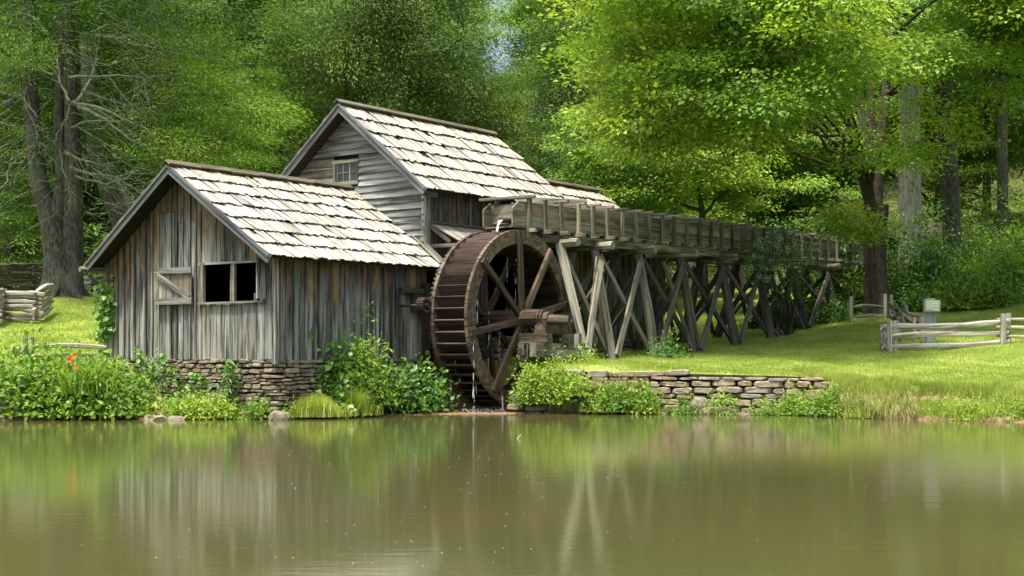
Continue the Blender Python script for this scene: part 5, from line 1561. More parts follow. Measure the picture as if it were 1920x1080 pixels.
# trunks behind
def ltrunk(pts, ws, d, label):
    base = PX(pts[0][0], pts[0][1], d); z = gzs(base.x, d)
    t = thing('tree_trunk', label, 'tree', (base.x, d, z))
    P_ = np.array([tuple(PX(p[0], p[1], d) - Vector((base.x, d, z))) for p in pts]); P_[0][2] = -.4
    V, Fc = tube_np([(P_, np.array(ws) / 2 / F * d)], 10)
    link('trunk', mesh_np('trunk', V, Fc, M['barkgrey'], smooth=True), t, Matrix.Translation(t.location))
ltrunk([(215, 520), (240, 480), (232, 420), (205, 360), (185, 300), (165, 200), (160, 60)], [60, 48, 42, 36, 30, 24, 18], 52, 'leaning grey trunk behind the shed roof left slope')
ltrunk([(300, 520), (262, 440), (225, 360), (180, 310)], [36, 30, 26, 18], 54, 'second thin leaning trunk close behind the first one')
ltrunk([(20, 530), (14, 440), (10, 330), (20, 180), (22, 0)], [26, 22, 20, 17, 14], 58, 'dark straight trunk at the left edge behind the rail fence')

# ============================================================ BUSHES AND BANK PLANTS
def bush(name, label, cat, x, y, rx, ry, h, n, leaf, mat, seed, tint=.5, lw=.55, stems=8, dz=0.0, up=.2, group=None, dome=True, z=None, stemmat='barkdark', clump=60):
    r = np.random.default_rng(seed)
    zb = gzs(x, y) if z is None else z
    t = thing(name, label, cat, (x, y, zb + dz), group)
    nc = max(3, n // clump)
    d = r.normal(size=(nc, 3)); d /= np.linalg.norm(d, axis=1, keepdims=True); d[:, 2] = np.abs(d[:, 2]) if dome else d[:, 2]
    rr_ = (.25 + .75 * r.random(nc)) ** .6
    C = d * rr_[:, None] * np.array([rx, ry, h]) * (1 + .22 * r.normal(size=(nc, 1)) * .6)
    az = np.arctan2(d[:, 1], d[:, 0]); C *= (.78 + .3 * np.sin(az * 3 + seed) + .18 * np.sin(az * 7 + seed * 2))[:, None] * np.array([1, 1, 1.0])
    C[:, 2] *= 1 + .35 * r.normal(size=nc)
    lfv = np.exp(r.normal(0, .32, nc))
    if not dome: C[:, 2] += h
    C[:, 2] = np.maximum(C[:, 2], .05)
    idx = np.repeat(np.arange(nc), clump); m = len(idx)
    s = leaf * 2.3
    P = C[idx] + r.normal(size=(m, 3)) * s * np.array([1, 1, .8])
    P[:, 2] = np.maximum(P[:, 2], .02)
    D = r.normal(size=(m, 3)) * .7 + d[idx] * .5; D[:, 2] -= .1 - up
    N = d[idx] * .6 + r.normal(size=(m, 3)) * .5 + np.array([0, -.25, .7])
    L = leaf * r.uniform(.6, 1.25, m) * lfv[idx]
    T = np.clip(tint + r.normal(0, .18, nc)[idx] + r.normal(0, .1, m), 0, 1)
    V, Fc, T = leaf_geo(P, D, N, L, L * lw * (r.uniform(.6, 1.2, nc)[idx]), tint=T)
    Mx = Matrix.Translation(t.location)
    link('foliage', mesh_np('foliage', V, Fc, M[mat], {'tint': T}), t, Mx)
    if stems:
        rs = random.Random(seed)
        ps = []
        for k in range(stems):
            c = C[rs.randrange(nc)]
            ps.append((curve_pts((c[0] * .25, c[1] * .25, -.15), c, 5, .03, .04, rs), np.linspace(.02 + h * .006, .006, 5)))
        V, Fc = tube_np(ps, 5)
        link('stems', mesh_np('stems', V, Fc, M[stemmat], smooth=True), t, Mx)
    return t
# right side bushes (px, d, rx, h, tint, mat, label)
for i, (px, d, rx, h, n, tint, mat, lab) in enumerate([
    (1722, 56, 1.9, 3.3, 13000, .3, 'bush', 'big dark leafy bush in front of the pale grey trunk'),
    (1800, 58, 2.1, 2.6, 12000, .36, 'bush', 'dark leafy bush between the pale trunk and the bright bushes'),
    (1880, 54, 1.9, 2.6, 11000, .75, 'bush', 'fresh green bush on the slope near the right edge'),
    (1930, 56, 2.0, 3.6, 11000, .8, 'bush', 'light green bush cut by the right edge of the picture'),
    (1690, 60, 2.2, 2.6, 9000, .3, 'bush', 'dark bush just right of the great maple trunk'),
    (1835, 53, 1.5, 1.2, 6000, .6, 'bush', 'low dark weeds at the foot of the right slope'),
    (1760, 54.5, 1.7, 1.1, 7000, .22, 'bush', 'low shady shrub just behind the green sign post'),
    (1535, 52.5, 1.0, .7, 4500, .3, 'bush', 'low dark shrub at the foot of the last trestle legs'),
    (1470, 51.5, 1.2, .8, 5000, .26, 'bush', 'low dark shrub under the trestle, left of the old rail fence'),
    (1585, 54.5, 1.3, 2.6, 7000, .5, 'bush', 'leafy green sapling below the far end of the flume'),
    (1560, 70, 3.0, 4.2, 9000, .2, 'bush', 'dark tall thicket behind the far end of the flume'),
    (1450, 74, 3.5, 5.0, 9000, .2, 'broad', 'dark thicket behind the meadow right of the yard tree'),
    (1250, 84, 5.5, 4.5, 9000, .4, 'broad', 'hedge like thicket at the back of the meadow'),
    (1345, 92, 5.0, 5.0, 7000, .3, 'broad', 'thicket behind the little path post'),
    (1180, 66, 2.2, 3.0, 6500, .5, 'broad', 'light green bush behind the end of the mill'),
    (30, 60, 3.0, 3.0, 9000, .4, 'broad', 'green understory bush behind the stacked rail fence'),
    (170, 64, 3.0, 3.4, 9000, .35, 'broad', 'green bush seen between the double trunk and the shed'),
    (245, 58, 2.4, 3.0, 7000, .3, 'broad', 'dark bush behind the left slope of the shed roof'),
    (1745, 65, 2.2, 2.2, 6000, .45, 'bush', 'leafy undergrowth in front of the log cabin wall'),
    (1835, 64, 2.4, 3.6, 8000, .6, 'broad', 'light green sapling clump right of the log cabin'),
]):
    bush('leafy_bush', lab, 'bush', pxx(px, d), d, rx, rx * .8, h, n, .14, mat, 200 + i, tint)
# whitish flowering vine shrub against the flume
t = thing('flowering_shrub', 'grey green shrub with whitish blossom clusters climbing the shaded flume', 'shrub', W(21.6, 2.6, gzs(W(21.6, 2.6, 0).x, W(21.6, 2.6, 0).y)))
r = np.random.default_rng(300)
cl = []
for (px, py, n) in ((1425, 470, 7), (1440, 455, 8), (1460, 465, 8), (1410, 495, 7), (1445, 500, 8), (1480, 445, 5), (1500, 460, 5), (1520, 475, 4), (1430, 525, 6), (1460, 535, 5), (1480, 520, 4), (1415, 480, 5), (1510, 500, 4), (1540, 490, 3), (1450, 560, 3), (1490, 545, 4)):
    for _ in range(n):
        q = PX(px + r.normal() * 12, py + r.normal() * 9, 46.9 + (px - 1440) * .018 + r.normal() * .25); cl.append(tuple(q - t.location))
cl = np.array(cl); idx = np.repeat(np.arange(len(cl)), 24); m = len(idx)
P = cl[idx] + r.normal(size=(m, 3)) * .16
V, Fc, T = leaf_geo(P, r.normal(size=(m, 3)), r.normal(size=(m, 3)) + np.array([0, -.5, .8]), r.uniform(.06, .12, m), r.uniform(.035, .06, m), tint=np.clip(r.normal(.25, .12, m), 0, 1))
Mx = Matrix.Translation(t.location)
link('foliage', mesh_np('foliage', V, Fc, M['bush'], {'tint': T}), t, Mx)
sel = cl[:60]; idx = np.repeat(np.arange(len(sel)), 22); m = len(idx)
P = sel[idx] + np.array([0, -.12, .08]) + r.normal(size=(m, 3)) * .06
V, Fc, T = leaf_geo(P, r.normal(size=(m, 3)), r.normal(size=(m, 3)) + np.array([0, -.6, .8]), r.uniform(.035, .06, m), r.uniform(.03, .05, m), tint=np.clip(r.normal(.4, .2, m), 0, 1))
link('blossoms', mesh_np('blossoms', V, Fc, M['flowerwhite'], {'tint': T}), t, Mx)
ps = [(curve_pts((0, 0, -.2), cl[i_], 7, .04, .05), np.linspace(.03, .008, 7)) for i_ in range(0, len(cl), 4)]
V, Fc = tube_np(ps, 5); link('stems', mesh_np('stems', V, Fc, M['barkdark'], smooth=True), t, Mx)

# vines on the shed
def leafy(name, label, cat, pts, per, leaf, mat, seed, spread=.1, tint=.5, nrm=(0, -.8, .5), lw=.85, loc=None, down=.5, stems=True, group=None, spv=None):
    r = np.random.default_rng(seed)
    C = np.array([tuple(p) for p in pts], float)
    loc = Vector(C[0]) if loc is None else loc
    t = thing(name, label, cat, loc, group)
    C = C - np.array(tuple(loc))
    idx = np.repeat(np.arange(len(C)), per); m = len(idx)
    sp = np.array(spv if spv else (spread, spread * .5, spread))
    P = C[idx] + r.normal(size=(m, 3)) * sp
    D = r.normal(size=(m, 3)) * .6; D[:, 2] -= down
    N = np.array([nrm]) + r.normal(size=(m, 3)) * .4
    L = leaf * r.uniform(.55, 1.2, m)
    T = np.clip(tint + r.normal(0, .12, len(C))[idx] + r.normal(0, .12, m), 0, 1)
    V, Fc, T = leaf_geo(P, D, N, L, L * lw, tint=T)
    Mx = Matrix.Translation(loc)
    link('foliage', mesh_np('foliage', V, Fc, M[mat], {'tint': T}), t, Mx)
    if stems and len(C) > 2:
        ps = [(curve_pts(C[i], C[i + 1], 4, 0, .03), np.full(4, .008)) for i in range(len(C) - 1)]
        V, Fc = tube_np(ps, 4); link('stems', mesh_np('stems', V, Fc, M['deadwood'], smooth=True), t, Mx)
    return t
# tall vine on the left corner
leafy('climbing_vine', 'tall bright vine climbing the left corner of the shed wall', 'vine', [W(-.14, -5.98 + q[0], q[1]) for q in ((0, 1.3), (.02, 1.5), (0, 1.95), (.1, 2.05), (.2, 2.15), (.12, 2.3), (.25, 2.35), (.05, 2.5), (.22, 2.55), (-.05, 2.7), (.15, 2.75), (.3, 2.8), (-.05, 2.9), (.1, 2.95), (.22, 3.05), (.05, 3.12), (.12, 3.25), (-.12, 2.6), (-.1, 1.95), (.1, 2.6), (.15, 2.2))], 22, .15, 'vine', 401, .1, .62)
leafy('wall_sprig', 'single small leafy sprig on the side boards of the shed', 'vine', [W(1.1, .10, 2.0), W(1.1, .10, 1.94)], 9, .10, 'vine', 402, .045, .3, stems=False)
# creepers over the stone footing
def fpt(px, py, dd=0): return PX(px, py, 33.2 + dd)
leafy('creeper', 'large leaved creeper spilling over the footing stones below the shed window shutter', 'creeper', [fpt(*q) for q in ((270, 680), (290, 672), (300, 690), (315, 700), (250, 700), (230, 715), (285, 705), (240, 690), (325, 712), (340, 720), (270, 725), (260, 665), (305, 715), (318, 690))], 17, .14, 'vine', 403, .11, .45)
leafy('creeper', 'leafy creeper in the middle of the stone footing with a dark upper clump', 'creeper', [fpt(*q) for q in ((365, 705), (370, 720), (380, 730), (345, 735), (330, 745), (320, 740), (352, 750), (335, 760), (325, 770), (375, 745))], 20, .13, 'vine', 404, .11, .42)
leafy('creeper', 'creeper climbing the footing just left of the flat grey rock', 'creeper', [fpt(*q) for q in ((485, 720), (492, 735), (500, 742), (480, 745), (470, 760), (462, 750), (495, 755), (475, 770), (482, 765))], 18, .13, 'vine', 405, .10, .5)
leafy('creeper', 'creeper hanging low on the left end of the footing above the water', 'creeper', [fpt(*q) for q in ((225, 745), (240, 755), (210, 760), (215, 735), (250, 740), (200, 745), (235, 770), (190, 760), (265, 762))], 20, .13, 'vine', 406, .11, .5)
# tall narrow weed with whorled leaves
leafy('tall_weed', 'upright weed with narrow whorled leaves in front of the footing stones', 'weed', [fpt(431 + 2 * math.sin(k), 775 - k * 8.6, -.3) for k in range(12)], 34, .16, 'vine', 407, .09, .33, nrm=(0, -.3, .8), lw=.28, spv=(.10, .08, .05))
for i, (px, py, w_, h_, n, tint, lab) in enumerate([
    (350, 785, .8, .42, 2800, .62, 'low yellow green weeds along the water below the shed window'),
    (410, 785, .7, .38, 2200, .66, 'low yellow green weeds at the foot of the tall narrow weed'),
    (495, 785, .6, .45, 1800, .55, 'low weeds left of the flat grey rock')]):
    bush('bank_weeds', lab, 'weeds', pxx(px, 32.6), 32.6, w_, .3, h_, n, .075, 'fresh', 420 + i, tint, stems=0, z=.02)
# left bank thicket
lb = [(10, 33.2, 1.0, 1.05), (45, 33.0, .9, .85), (85, 33.3, 1.0, .95), (125, 33.0, .9, .8), (160, 33.4, .9, .9), (190, 33.4, .6, .9), (-40, 33.2, 1.1, 1.2), (20, 32.5, .9, .8), (70, 32.5, .9, .85), (120, 32.6, .9, .8), (170, 32.7, .9, .85), (215, 32.8, .7, .75), (235, 33.2, .35, .45)]
labs = ['cut by the left edge', 'second from the left edge', 'below the short rail post', 'left of the orange lilies', 'around the orange lilies', 'touching the left corner of the shed', 'mostly outside the left edge', 'low at the waterline by the left edge', 'low at the waterline below the rail post', 'low at the waterline left of the lilies', 'low at the waterline below the lilies', 'low at the waterline under the shed corner', 'small, on the first footing stones']
for i, ((px, d, rx, h), lab) in enumerate(zip(lb, labs)):
    bush('bank_shrub', 'broad leaved green bank plant ' + lab, 'shrub', pxx(px, d), d, rx, .5, h, 2600, .12, 'fresh' if i % 3 else 'bush', 440 + i, .42 if i % 3 else .75, stems=5, z=.1 if d < 32.9 else .35, lw=.6)
# day lilies
for i, (px, d, h, n, sp) in enumerate(((15, 32.4, 1.25, 14, .3), (60, 32.3, 1.1, 12, .25), (100, 32.5, 1.3, 14, .3), (205, 32.5, 1.2, 10, .22))):
    rs = random.Random(900 + i); base = Vector((pxx(px, d), d, .1)); ps = []; lv = []
    for k in range(n):
        a = (base.x + rs.gauss(0, sp), base.y + rs.gauss(0, .2), .1); c = (a[0] + rs.gauss(0, .12), a[1] - .1, h * rs.uniform(.6, 1.05))
        ps.append((curve_pts(a, c, 6, 0, .02, rs) - np.array(tuple(base)), np.linspace(.009, .004, 6)))
        for q in range(11):
            f = .25 + .75 * q / 10; lv.append([a[j] + (c[j] - a[j]) * f - base[j] for j in range(3)])
    lv = np.repeat(np.array(lv), 3, axis=0); m = len(lv); r_2 = np.random.default_rng(i)
    D = r_2.normal(size=(m, 3)); D[:, 2] = D[:, 2] * .3 - .1
    V, Fc, T = leaf_geo(lv, D, np.tile([[0, -.3, 1.0]], (m, 1)) + r_2.normal(size=(m, 3)) * .3, r_2.uniform(.08, .19, m), r_2.uniform(.03, .07, m), tint=np.clip(r_2.normal(.55, .2, m), 0, 1))
    tw = thing('tall_weeds', ('clump of upright leafy stalks at the left edge of the bank', 'upright leafy stalks in front of the short rail post', 'upright leafy stalks just left of the orange lilies', 'upright leafy stalks below the left corner of the shed')[i], 'weeds', base)
    link('leaves', mesh_np('leaves', V, Fc, M['fresh'], {'tint': T}), tw, Matrix.Translation(base))
    V, Fc = tube_np(ps, 4); link('stems', mesh_np('stems', V, Fc, M['deadwood'], smooth=True), tw, Matrix.Translation(base))
def tuft(name, label, cat, x, y, z, n, h, w_, mat, seed, tint=.5, rad=.3, width=.02, bend=.5, group=None):
    r = np.random.default_rng(seed)
    t = thing(name, label, cat, (x, y, z), group)
    base = np.stack([r.normal(size=n) * rad, r.normal(size=n) * rad * .6, np.zeros(n)], axis=1)
    a = r.random(n) * 2 * np.pi; out_ = np.stack([np.cos(a), np.sin(a), np.zeros(n)], axis=1)
    hh = (h * r.uniform(.55, 1.1, n) * (.35 + .75 * np.exp(-.5 * (base[:, 0] / rad) ** 2)))[:, None]; bd = bend * r.uniform(.3, 1.2, n)[:, None]
    k = 4; Vs = []; side = np.stack([-np.sin(a), np.cos(a), np.zeros(n)], axis=1)
    for i in range(k + 1):
        f = i / k
        c = base + out_ * bd * hh * f ** 1.8 + np.array([0, 0, 1.0]) * hh * (f - .45 * bd * f ** 3)
        ww = width * (1 - f) ** .7 * .5 + .001
        Vs += [c - side * ww, c + side * ww]
    V = np.stack(Vs, axis=1).reshape(-1, 3)
    i0 = np.arange(n)[:, None] * (2 * (k + 1))
    Fc = np.concatenate([i0 + np.array([[2 * j, 2 * j + 1, 2 * j + 3, 2 * j + 2]]) for j in range(k)], axis=0)
    T = np.repeat(np.clip(r.normal(tint, .13, n), 0, 1), 2 * (k + 1))
    link('leaves', mesh_np('leaves', V, Fc, M[mat], {'tint': T}), t, Matrix.Translation(t.location))
    return t
lil = tuft('day_lilies', 'arching day lily leaves with four orange flowers on the left bank', 'lilies', pxx(150, 32.3), 32.3, .6, 300, 1.0, 1, 'fresh', 470, .45, .35, .028, .8)
for (px, py) in ((140, 667), (131, 675), (142, 688), (183, 714)):
    q = PX(px, py, 32.35)
    r = np.random.default_rng(int(px)); n = 11; a = np.arange(n) * 2 * np.pi / n
    D = np.stack([np.cos(a), np.full(n, -.5), np.sin(a)], axis=1)
    V, Fc, T = leaf_geo(np.tile(np.array(tuple(q)), (n, 1)), D, np.tile([[0, -1, .2]], (n, 1)) + r.normal(size=(n, 3)) * .1, np.full(n, .085), np.full(n, .05), tint=r.random(n))
    fl = link('flower', mesh_np('flower', V, Fc, M['flowerorange'], {'tint': T}), lil)
    V, Fc = tube_np([(curve_pts(tuple(q - Vector((0, -.1, .55))), tuple(q), 5, 0, .02), np.full(5, .007))], 5)
    link('flower_stalk', mesh_np('flower_stalk', V, Fc, M['bush'], {'tint': np.full(len(V), .3)}), lil)
# bush at the shed corner next to the wheel
bush('weed_bush', 'tall light green weed bush in front of the shed side boards', 'bush', pxx(675, 34.3), 34.3, .75, .45, 1.25, 6500, .12, 'fresh', 480, .62, z=.25, lw=.35)
leafy('weed_spire', 'single leafy spire standing highest out of the weed bush', 'weed', [PX(678 + .5 * k, 640 + k * 9, 34.0) for k in range(10)], 34, .17, 'fresh', 481, .1, .8, nrm=(0, -.3, .9), lw=.3, spv=(.14, .1, .05))
bush('weed_bush', 'darker broad leaved creeper at the left side of the weed bush', 'bush', pxx(622, 34.0), 34.0, .42, .35, 1.05, 2400, .14, 'vine', 482, .25, z=.2, lw=.85)
bush('weed_bush', 'dark leaved bush between the weed bush and the water wheel', 'bush', pxx(745, 35.2), 35.2, .75, .4, 1.0, 4200, .12, 'vine', 483, .2, z=.1, lw=.6)
bush('weed_bush', 'broad leaved shrub with a yellow tip right beside the wheel rim', 'bush', pxx(790, 35.6), 35.6, .38, .3, 1.15, 1500, .13, 'vine', 484, .38, z=.05, lw=.8)
tuft('grass_tuft', 'bright tall grass tuft at the water right of the flat grey rock', 'grass', pxx(590, 32.9), 32.9, .05, 2600, .55, 1, 'grass', 485, .75, .36, .014, .45)
tuft('grass_tuft', 'arching grass tuft in front of the weed bush', 'grass', pxx(668, 33.6), 33.6, .05, 1500, .7, 1, 'grass', 486, .55, .22, .016, .6)
leafy('dock_plant', 'pale broad leaves at the waterline between the two grass tufts', 'weed', [PX(645 + k * 4, 768 + (k % 2) * 6, 33.0) for k in range(3)], 9, .16, 'vine', 487, .08, .8, stems=False)
# mound of moss and weeds beside the wheel
mound = [(1018, 35.5, .55, 1.3, 5200, .78, 'yellow green weeds draping the bank corner just right of the wheel'), (1062, 35.4, .7, .9, 3600, .8, 'mossy yellow green weeds below the axle timbers'), (992, 35.7, .28, .85, 2000, .35, 'darker fern like weeds at the very corner by the wheel')]
for i, (px, d, rx, h, n, tint, lab) in enumerate(mound):
    bush('bank_weeds', lab, 'weeds', pxx(px, d), d, rx, .4, h, n, .075, 'fresh', 500 + i, tint, stems=0, z=.25 if i != 1 else .45)
for i, (px, d, w_, h_, z_, n, tint, lab) in enumerate([
    (1005, 36.6, .35, .55, 1.2, 1500, .72, 'bright upright tuft on top of the bank below the axle log'),
    (1060, 36.7, .9, .28, 1.2, 2600, .7, 'mossy cushion of weeds along the foot of the axle timbers'),
    (1150, 35.2, .45, .75, .05, 2300, .5, 'green water weeds at the left part of the retaining wall'),
    (1205, 35.15, .35, .6, .05, 1600, .52, 'tall weeds growing against the retaining wall'),
    (1120, 35.2, .4, .5, .05, 1300, .62, 'low weeds between the corner mound and the wall weeds'),
    (1290, 35.0, .25, .32, .02, 600, .5, 'small weed cluster at the middle of the retaining wall'),
    (1355, 34.95, .25, .3, .02, 500, .52, 'weed cluster right of the middle of the retaining wall'),
    (1440, 34.8, .3, .22, .02, 500, .55, 'low weeds at the foot of the right half of the wall'),
    (1500, 34.6, .4, .45, .02, 1300, .5, 'weeds at the right end of the retaining wall'),
    (1560, 33.9, .5, .4, .05, 1600, .55, 'leafy weeds on the bank where the stone wall ends'),
    (1250, 40.3, .5, .35, 1.4, 900, .4, 'small weeds between the first trestle legs')]):
    bush('bank_weeds', lab, 'weeds', pxx(px, d), d, w_, .3, h_, n, .085, 'fresh' if i not in (10,) else 'vine', 520 + i, tint, stems=0, z=z_)
for i, (px, d, w_, h_, n, tint, lab) in enumerate([
    (1625, 33.3, .5, .32, 1500, .5, 'low weeds on the bank left of the reddish soil patch'),
    (1775, 32.45, .45, .34, 1500, .62, 'grassy weeds just right of the reddish soil patch'),
    (1830, 32.1, .6, .42, 2200, .68, 'grassy weeds at the waterline below the right fence post'),
    (1885, 31.8, .6, .46, 2200, .64, 'grassy weeds at the waterline near the right edge'),
    (1935, 31.5, .6, .45, 2000, .66, 'grassy weeds at the waterline cut by the right edge'),
    (1590, 33.7, .4, .42, 1400, .45, 'leafy weeds hanging over the bank right of the stone wall')]):
    bush('bank_weeds', lab, 'weeds', pxx(px, d), d, w_, .35, h_, n, .075, 'fresh', 560 + i, tint, stems=0, z=.02, lw=.3)
for i, (px, d, lab) in enumerate(((1800, 32.3, 'grass tuft at the waterline right of the soil patch'), (1860, 31.95, 'grass tuft at the waterline between the right bank weeds'), (1640, 33.1, 'grass tuft left of the reddish soil patch'), (1905, 31.8, 'grass tuft near the right edge at the water'))):
    tuft('grass_tuft', lab, 'grass', pxx(px, d), d, .02, 1100, .42, 1, 'grass', 580 + i, .6, .32, .013, .55)
# flat rock at the water
def boulder(x, y, z, sx, sy, sz, label, seed):
    rr = random.Random(seed)
    import bmesh
    bm = bmesh.new(); bmesh.ops.create_icosphere(bm, subdivisions=2, radius=1)
    for v in bm.verts:
        k = 1 + rr.uniform(-.14, .14)
        v.co = Vector((v.co.x * sx * k, v.co.y * sy * k, max(-.6, min(.75, v.co.z)) * sz * k))
    me = bpy.data.meshes.new('rock'); bm.to_mesh(me); bm.free(); me.materials.append(M['stone'])
    o = link('rock', me, None, Matrix.Translation((x, y, z)))
    tag(o, label, 'rock')
boulder(pxx(523, 32.3), 32.3, .05, .24, .2, .2, 'flat pale grey rock at the water below the shed corner', 3)
boulder(pxx(290, 32.2), 32.2, .0, .28, .2, .14, 'brown rock at the waterline under the left creepers', 4)
boulder(pxx(330, 32.2), 32.2, .0, .2, .2, .12, 'small brown rock right of the larger waterline rock', 5)
boulder(pxx(1340, 35.0), 35.0, .02, .42, .25, .24, 'large leaning boulder at the foot of the retaining wall', 6)
boulder(pxx(1312, 35.05), 35.05, .22, .24, .16, .28, 'upright boulder set against the retaining wall', 7)
# floating twig on the pond
V, Fc = tube_np([(np.array([tuple(PX(966, 826, 25.5)), tuple(PX(971, 822, 25.5)), tuple(PX(977, 814, 25.5))]), np.array([.012, .01, .005]))], 5)
tag(link('floating_twig', mesh_np('floating_twig', V, Fc, M['whitish'], smooth=True), None), 'bent pale twig sticking out of the open water', 'twig')

# ============================================================ LAWN GRASS
r = np.random.default_rng(600)
def blades(x, y, n_per, hmin, hmax, wdt, mat, tint, name, label):
    m = len(x)
    z = gz(x, y)
    ok = z > .05
    t_ = (x - C0[0]) * SF + (y - C0[1]) * CF; v_ = (x - C0[0]) * CF - (y - C0[1]) * SF
    sl_ = np.abs(gz(x, y + .12) - z) / .12; ok &= (sl_ < 1.1) | (r.random(m) < .12)
    ok &= ~((t_ > -.1) & (t_ < 18.5) & (v_ > -6.1) & (v_ < .1)) & ~((t_ > 3) & (t_ < 10.3) & (v_ < 2.45) & (v_ > -.3))
    x, y, z = x[ok], y[ok], z[ok]; m = len(x)
    a = r.random(m) * 2 * np.pi; h = r.uniform(hmin, hmax, m)
    ln = r.uniform(.1, .6, m) * h
    s = wdt * r.uniform(.6, 1.3, m)
    A = np.stack([x - np.cos(a) * s, y - np.sin(a) * s, z - .01], axis=1); B = np.stack([x + np.cos(a) * s, y + np.sin(a) * s, z - .01], axis=1)
    b2 = r.random(m) * 2 * np.pi
    Cc = np.stack([x + np.cos(b2) * ln, y + np.sin(b2) * ln, z + h], axis=1)
    V = np.stack([A, B, Cc], axis=1).reshape(-1, 3); Fc = np.arange(3 * m).reshape(-1, 3)
    pat = .5 + .28 * vnoise(x, y, .8, 4) + .22 * vnoise(x, y, 3.1, 8)
    T = np.repeat(np.clip(pat * 2 * tint + r.normal(0, .16, m), 0, 1), 3)
    o = link(name, mesh_np(name, V, Fc, M[mat], {'tint': T}), None); tag(o, kind='stuff'); o['label'] = label
n = 250000
u = r.random(n); y = 33.2 + (58 - 33.2) * u ** 1.7
px = r.uniform(950, 2140, n); x = (px - 960) / F * y
blades(x, y, 1, .03, .085, .007, 'grass', .52, 'lawn_grass', 'short bright lawn grass on the right bank')
n = 60000
y = 34 + 24 * r.random(n) ** 1.3; px = r.uniform(-60, 240, n); x = (px - 960) / F * y
blades(x, y, 1, .03, .09, .008, 'grass', .5, 'lawn_grass', 'short bright lawn grass on the left slope')
# longer rough grass over the right bank and along the wall lip
n = 60000
x = r.uniform(7.3, 15.5, n); y = np.interp(x, shore_x, shore_y) + r.random(n) * 2.2 + .1
k_ = (vnoise(x, y, 1.7, 9) + .4 * vnoise(x, y, 4.3, 2)) > -.35
blades(x[k_], y[k_], 1, .06, .20, .008, 'grass', .55, 'bank_grass', 'rough tufted grass hanging over the eroded right bank')
n = 11000
x = r.uniform(7.3, 15.5, n); y = np.interp(x, shore_x, shore_y) + r.random(n) * 2.0 + .2
blades(x, y, 1, .05, .16, .007, 'drygrass', .5, 'dry_grass', 'dry straw coloured grass on the right bank')
n = 9000
x = r.uniform(1.0, 3.2, n); y = 35.5 + r.random(n) * .25; 
def hang(x, y, z, mat, seed, label, L=(.15, .4)):
    r2 = np.random.default_rng(seed); m = len(x)
    P = np.stack([x, y, z], axis=1)
    D = np.stack([r2.normal(size=m) * .25, -np.abs(r2.normal(size=m)) * .45 - .1, -np.ones(m)], axis=1)
    V, Fc, T = leaf_geo(P, D, np.tile([[0, -1, .3]], (m, 1)) + r2.normal(size=(m, 3)) * .3, r2.uniform(*L, m), np.full(m, .016), tint=np.clip(r2.normal(.5, .25, m), 0, 1))
    o = link('hanging_grass', mesh_np('hanging_grass', V, Fc, M[mat], {'tint': T}), None); tag(o, kind='stuff'); o['label'] = label
m = 6500
x = r.uniform(.9, 3.4, m); z = r.uniform(.25, .86, m); y = 35.40 + r.normal(size=m) * .05 + z * .06
kk = vnoise(x, z * 3, 2.0, 3) > -.3
hang(x[kk], y[kk], z[kk], 'drygrass', 7, 'dry grass hanging down the left part of the retaining wall')
m = 1300
x = r.uniform(6.6, 9.2, m); y = np.interp(x, shore_x, shore_y) + r.random(m) * .5; z = r.uniform(.15, .75, m) * r.uniform(.4, 1, m)
hang(x, y - .1, z, 'drygrass', 8, 'dry roots and grass hanging where the wall meets the bank', (.12, .3))

# clover flowers and stray leaves lying in the lawn
r = np.random.default_rng(777)
m = 900; y = 35.5 + 14 * r.random(m) ** 1.4; px = r.uniform(1050, 1950, m); x = (px - 960) / F * y
kk = vnoise(x, y, 1.1, 5) > .05; x, y = x[kk], y[kk]; m = len(x)
P = np.stack([x, y, gz(x, y) + .07], axis=1)
V, Fc, T = leaf_geo(P, unit(m, r), np.tile([[0, 0, 1.0]], (m, 1)), np.full(m, .035), np.full(m, .03), tint=r.random(m))
o = link('clover_flowers', mesh_np('clover_flowers', V, Fc, M['flowerwhite'], {'tint': T}), None); tag(o, kind='stuff'); o['label'] = 'pale clover flowers scattered in the lawn'
# ============================================================ FENCES
def rail(parent, a, c, th=.11, mat='rail', tone=.55, bend=.05, name='rail'):
    """split rail: wedge section, crooked"""
    x, y, z, L = axes(a, c, ZD)
    V = []; n = 7; seg = 8
    sec = [(1, 0), (.55, .8), (-.3, .75), (-.9, .2), (-.75, -.6), (.1, -.85), (.8, -.6)]
    ph, am = rng.uniform(0, 6), bend
    for i in range(seg + 1):
        f = i / seg; s = (1 - .35 * (abs(f - .5) * 2) ** 3) * (1 + rng.uniform(-.12, .12))
        ox = am * math.sin(ph + f * 5); oy = am * .6 * math.cos(ph * 1.3 + f * 4)
        for (px_, py_) in sec: V.append((px_ * th / 2 * s + ox + rng.uniform(-.004, .004), py_ * th * .42 * s + oy, L * f + rng.uniform(-.02, .02) * (i in (0, seg))))
    Fc = []
    for i in range(seg):
        for j in range(n):
            m = (j + 1) % n; k = i * n
            Fc.append((k + j, k + m, k + n + m, k + n + j))
    Fc.append(tuple(reversed(range(n)))); Fc.append(tuple(range(seg * n, seg * n + n)))
    return link(name, mesh_py(name, V, Fc, M[mat]), parent, basis(x, y, z, a), (0, tone, 0, 1))
def post(parent, x, y, z0, z1, w_=.13, t_=.1, mat='rail', tone=.55, lean=(0, 0)):
    return timber('post', Vector((x, y, z0)), Vector((x + lean[0], y + lean[1], z1)), w_, t_, M[mat], parent, up=Vector((1, 0, 0)), seg=4, warp=.006, color=(0, tone, 0, 1))
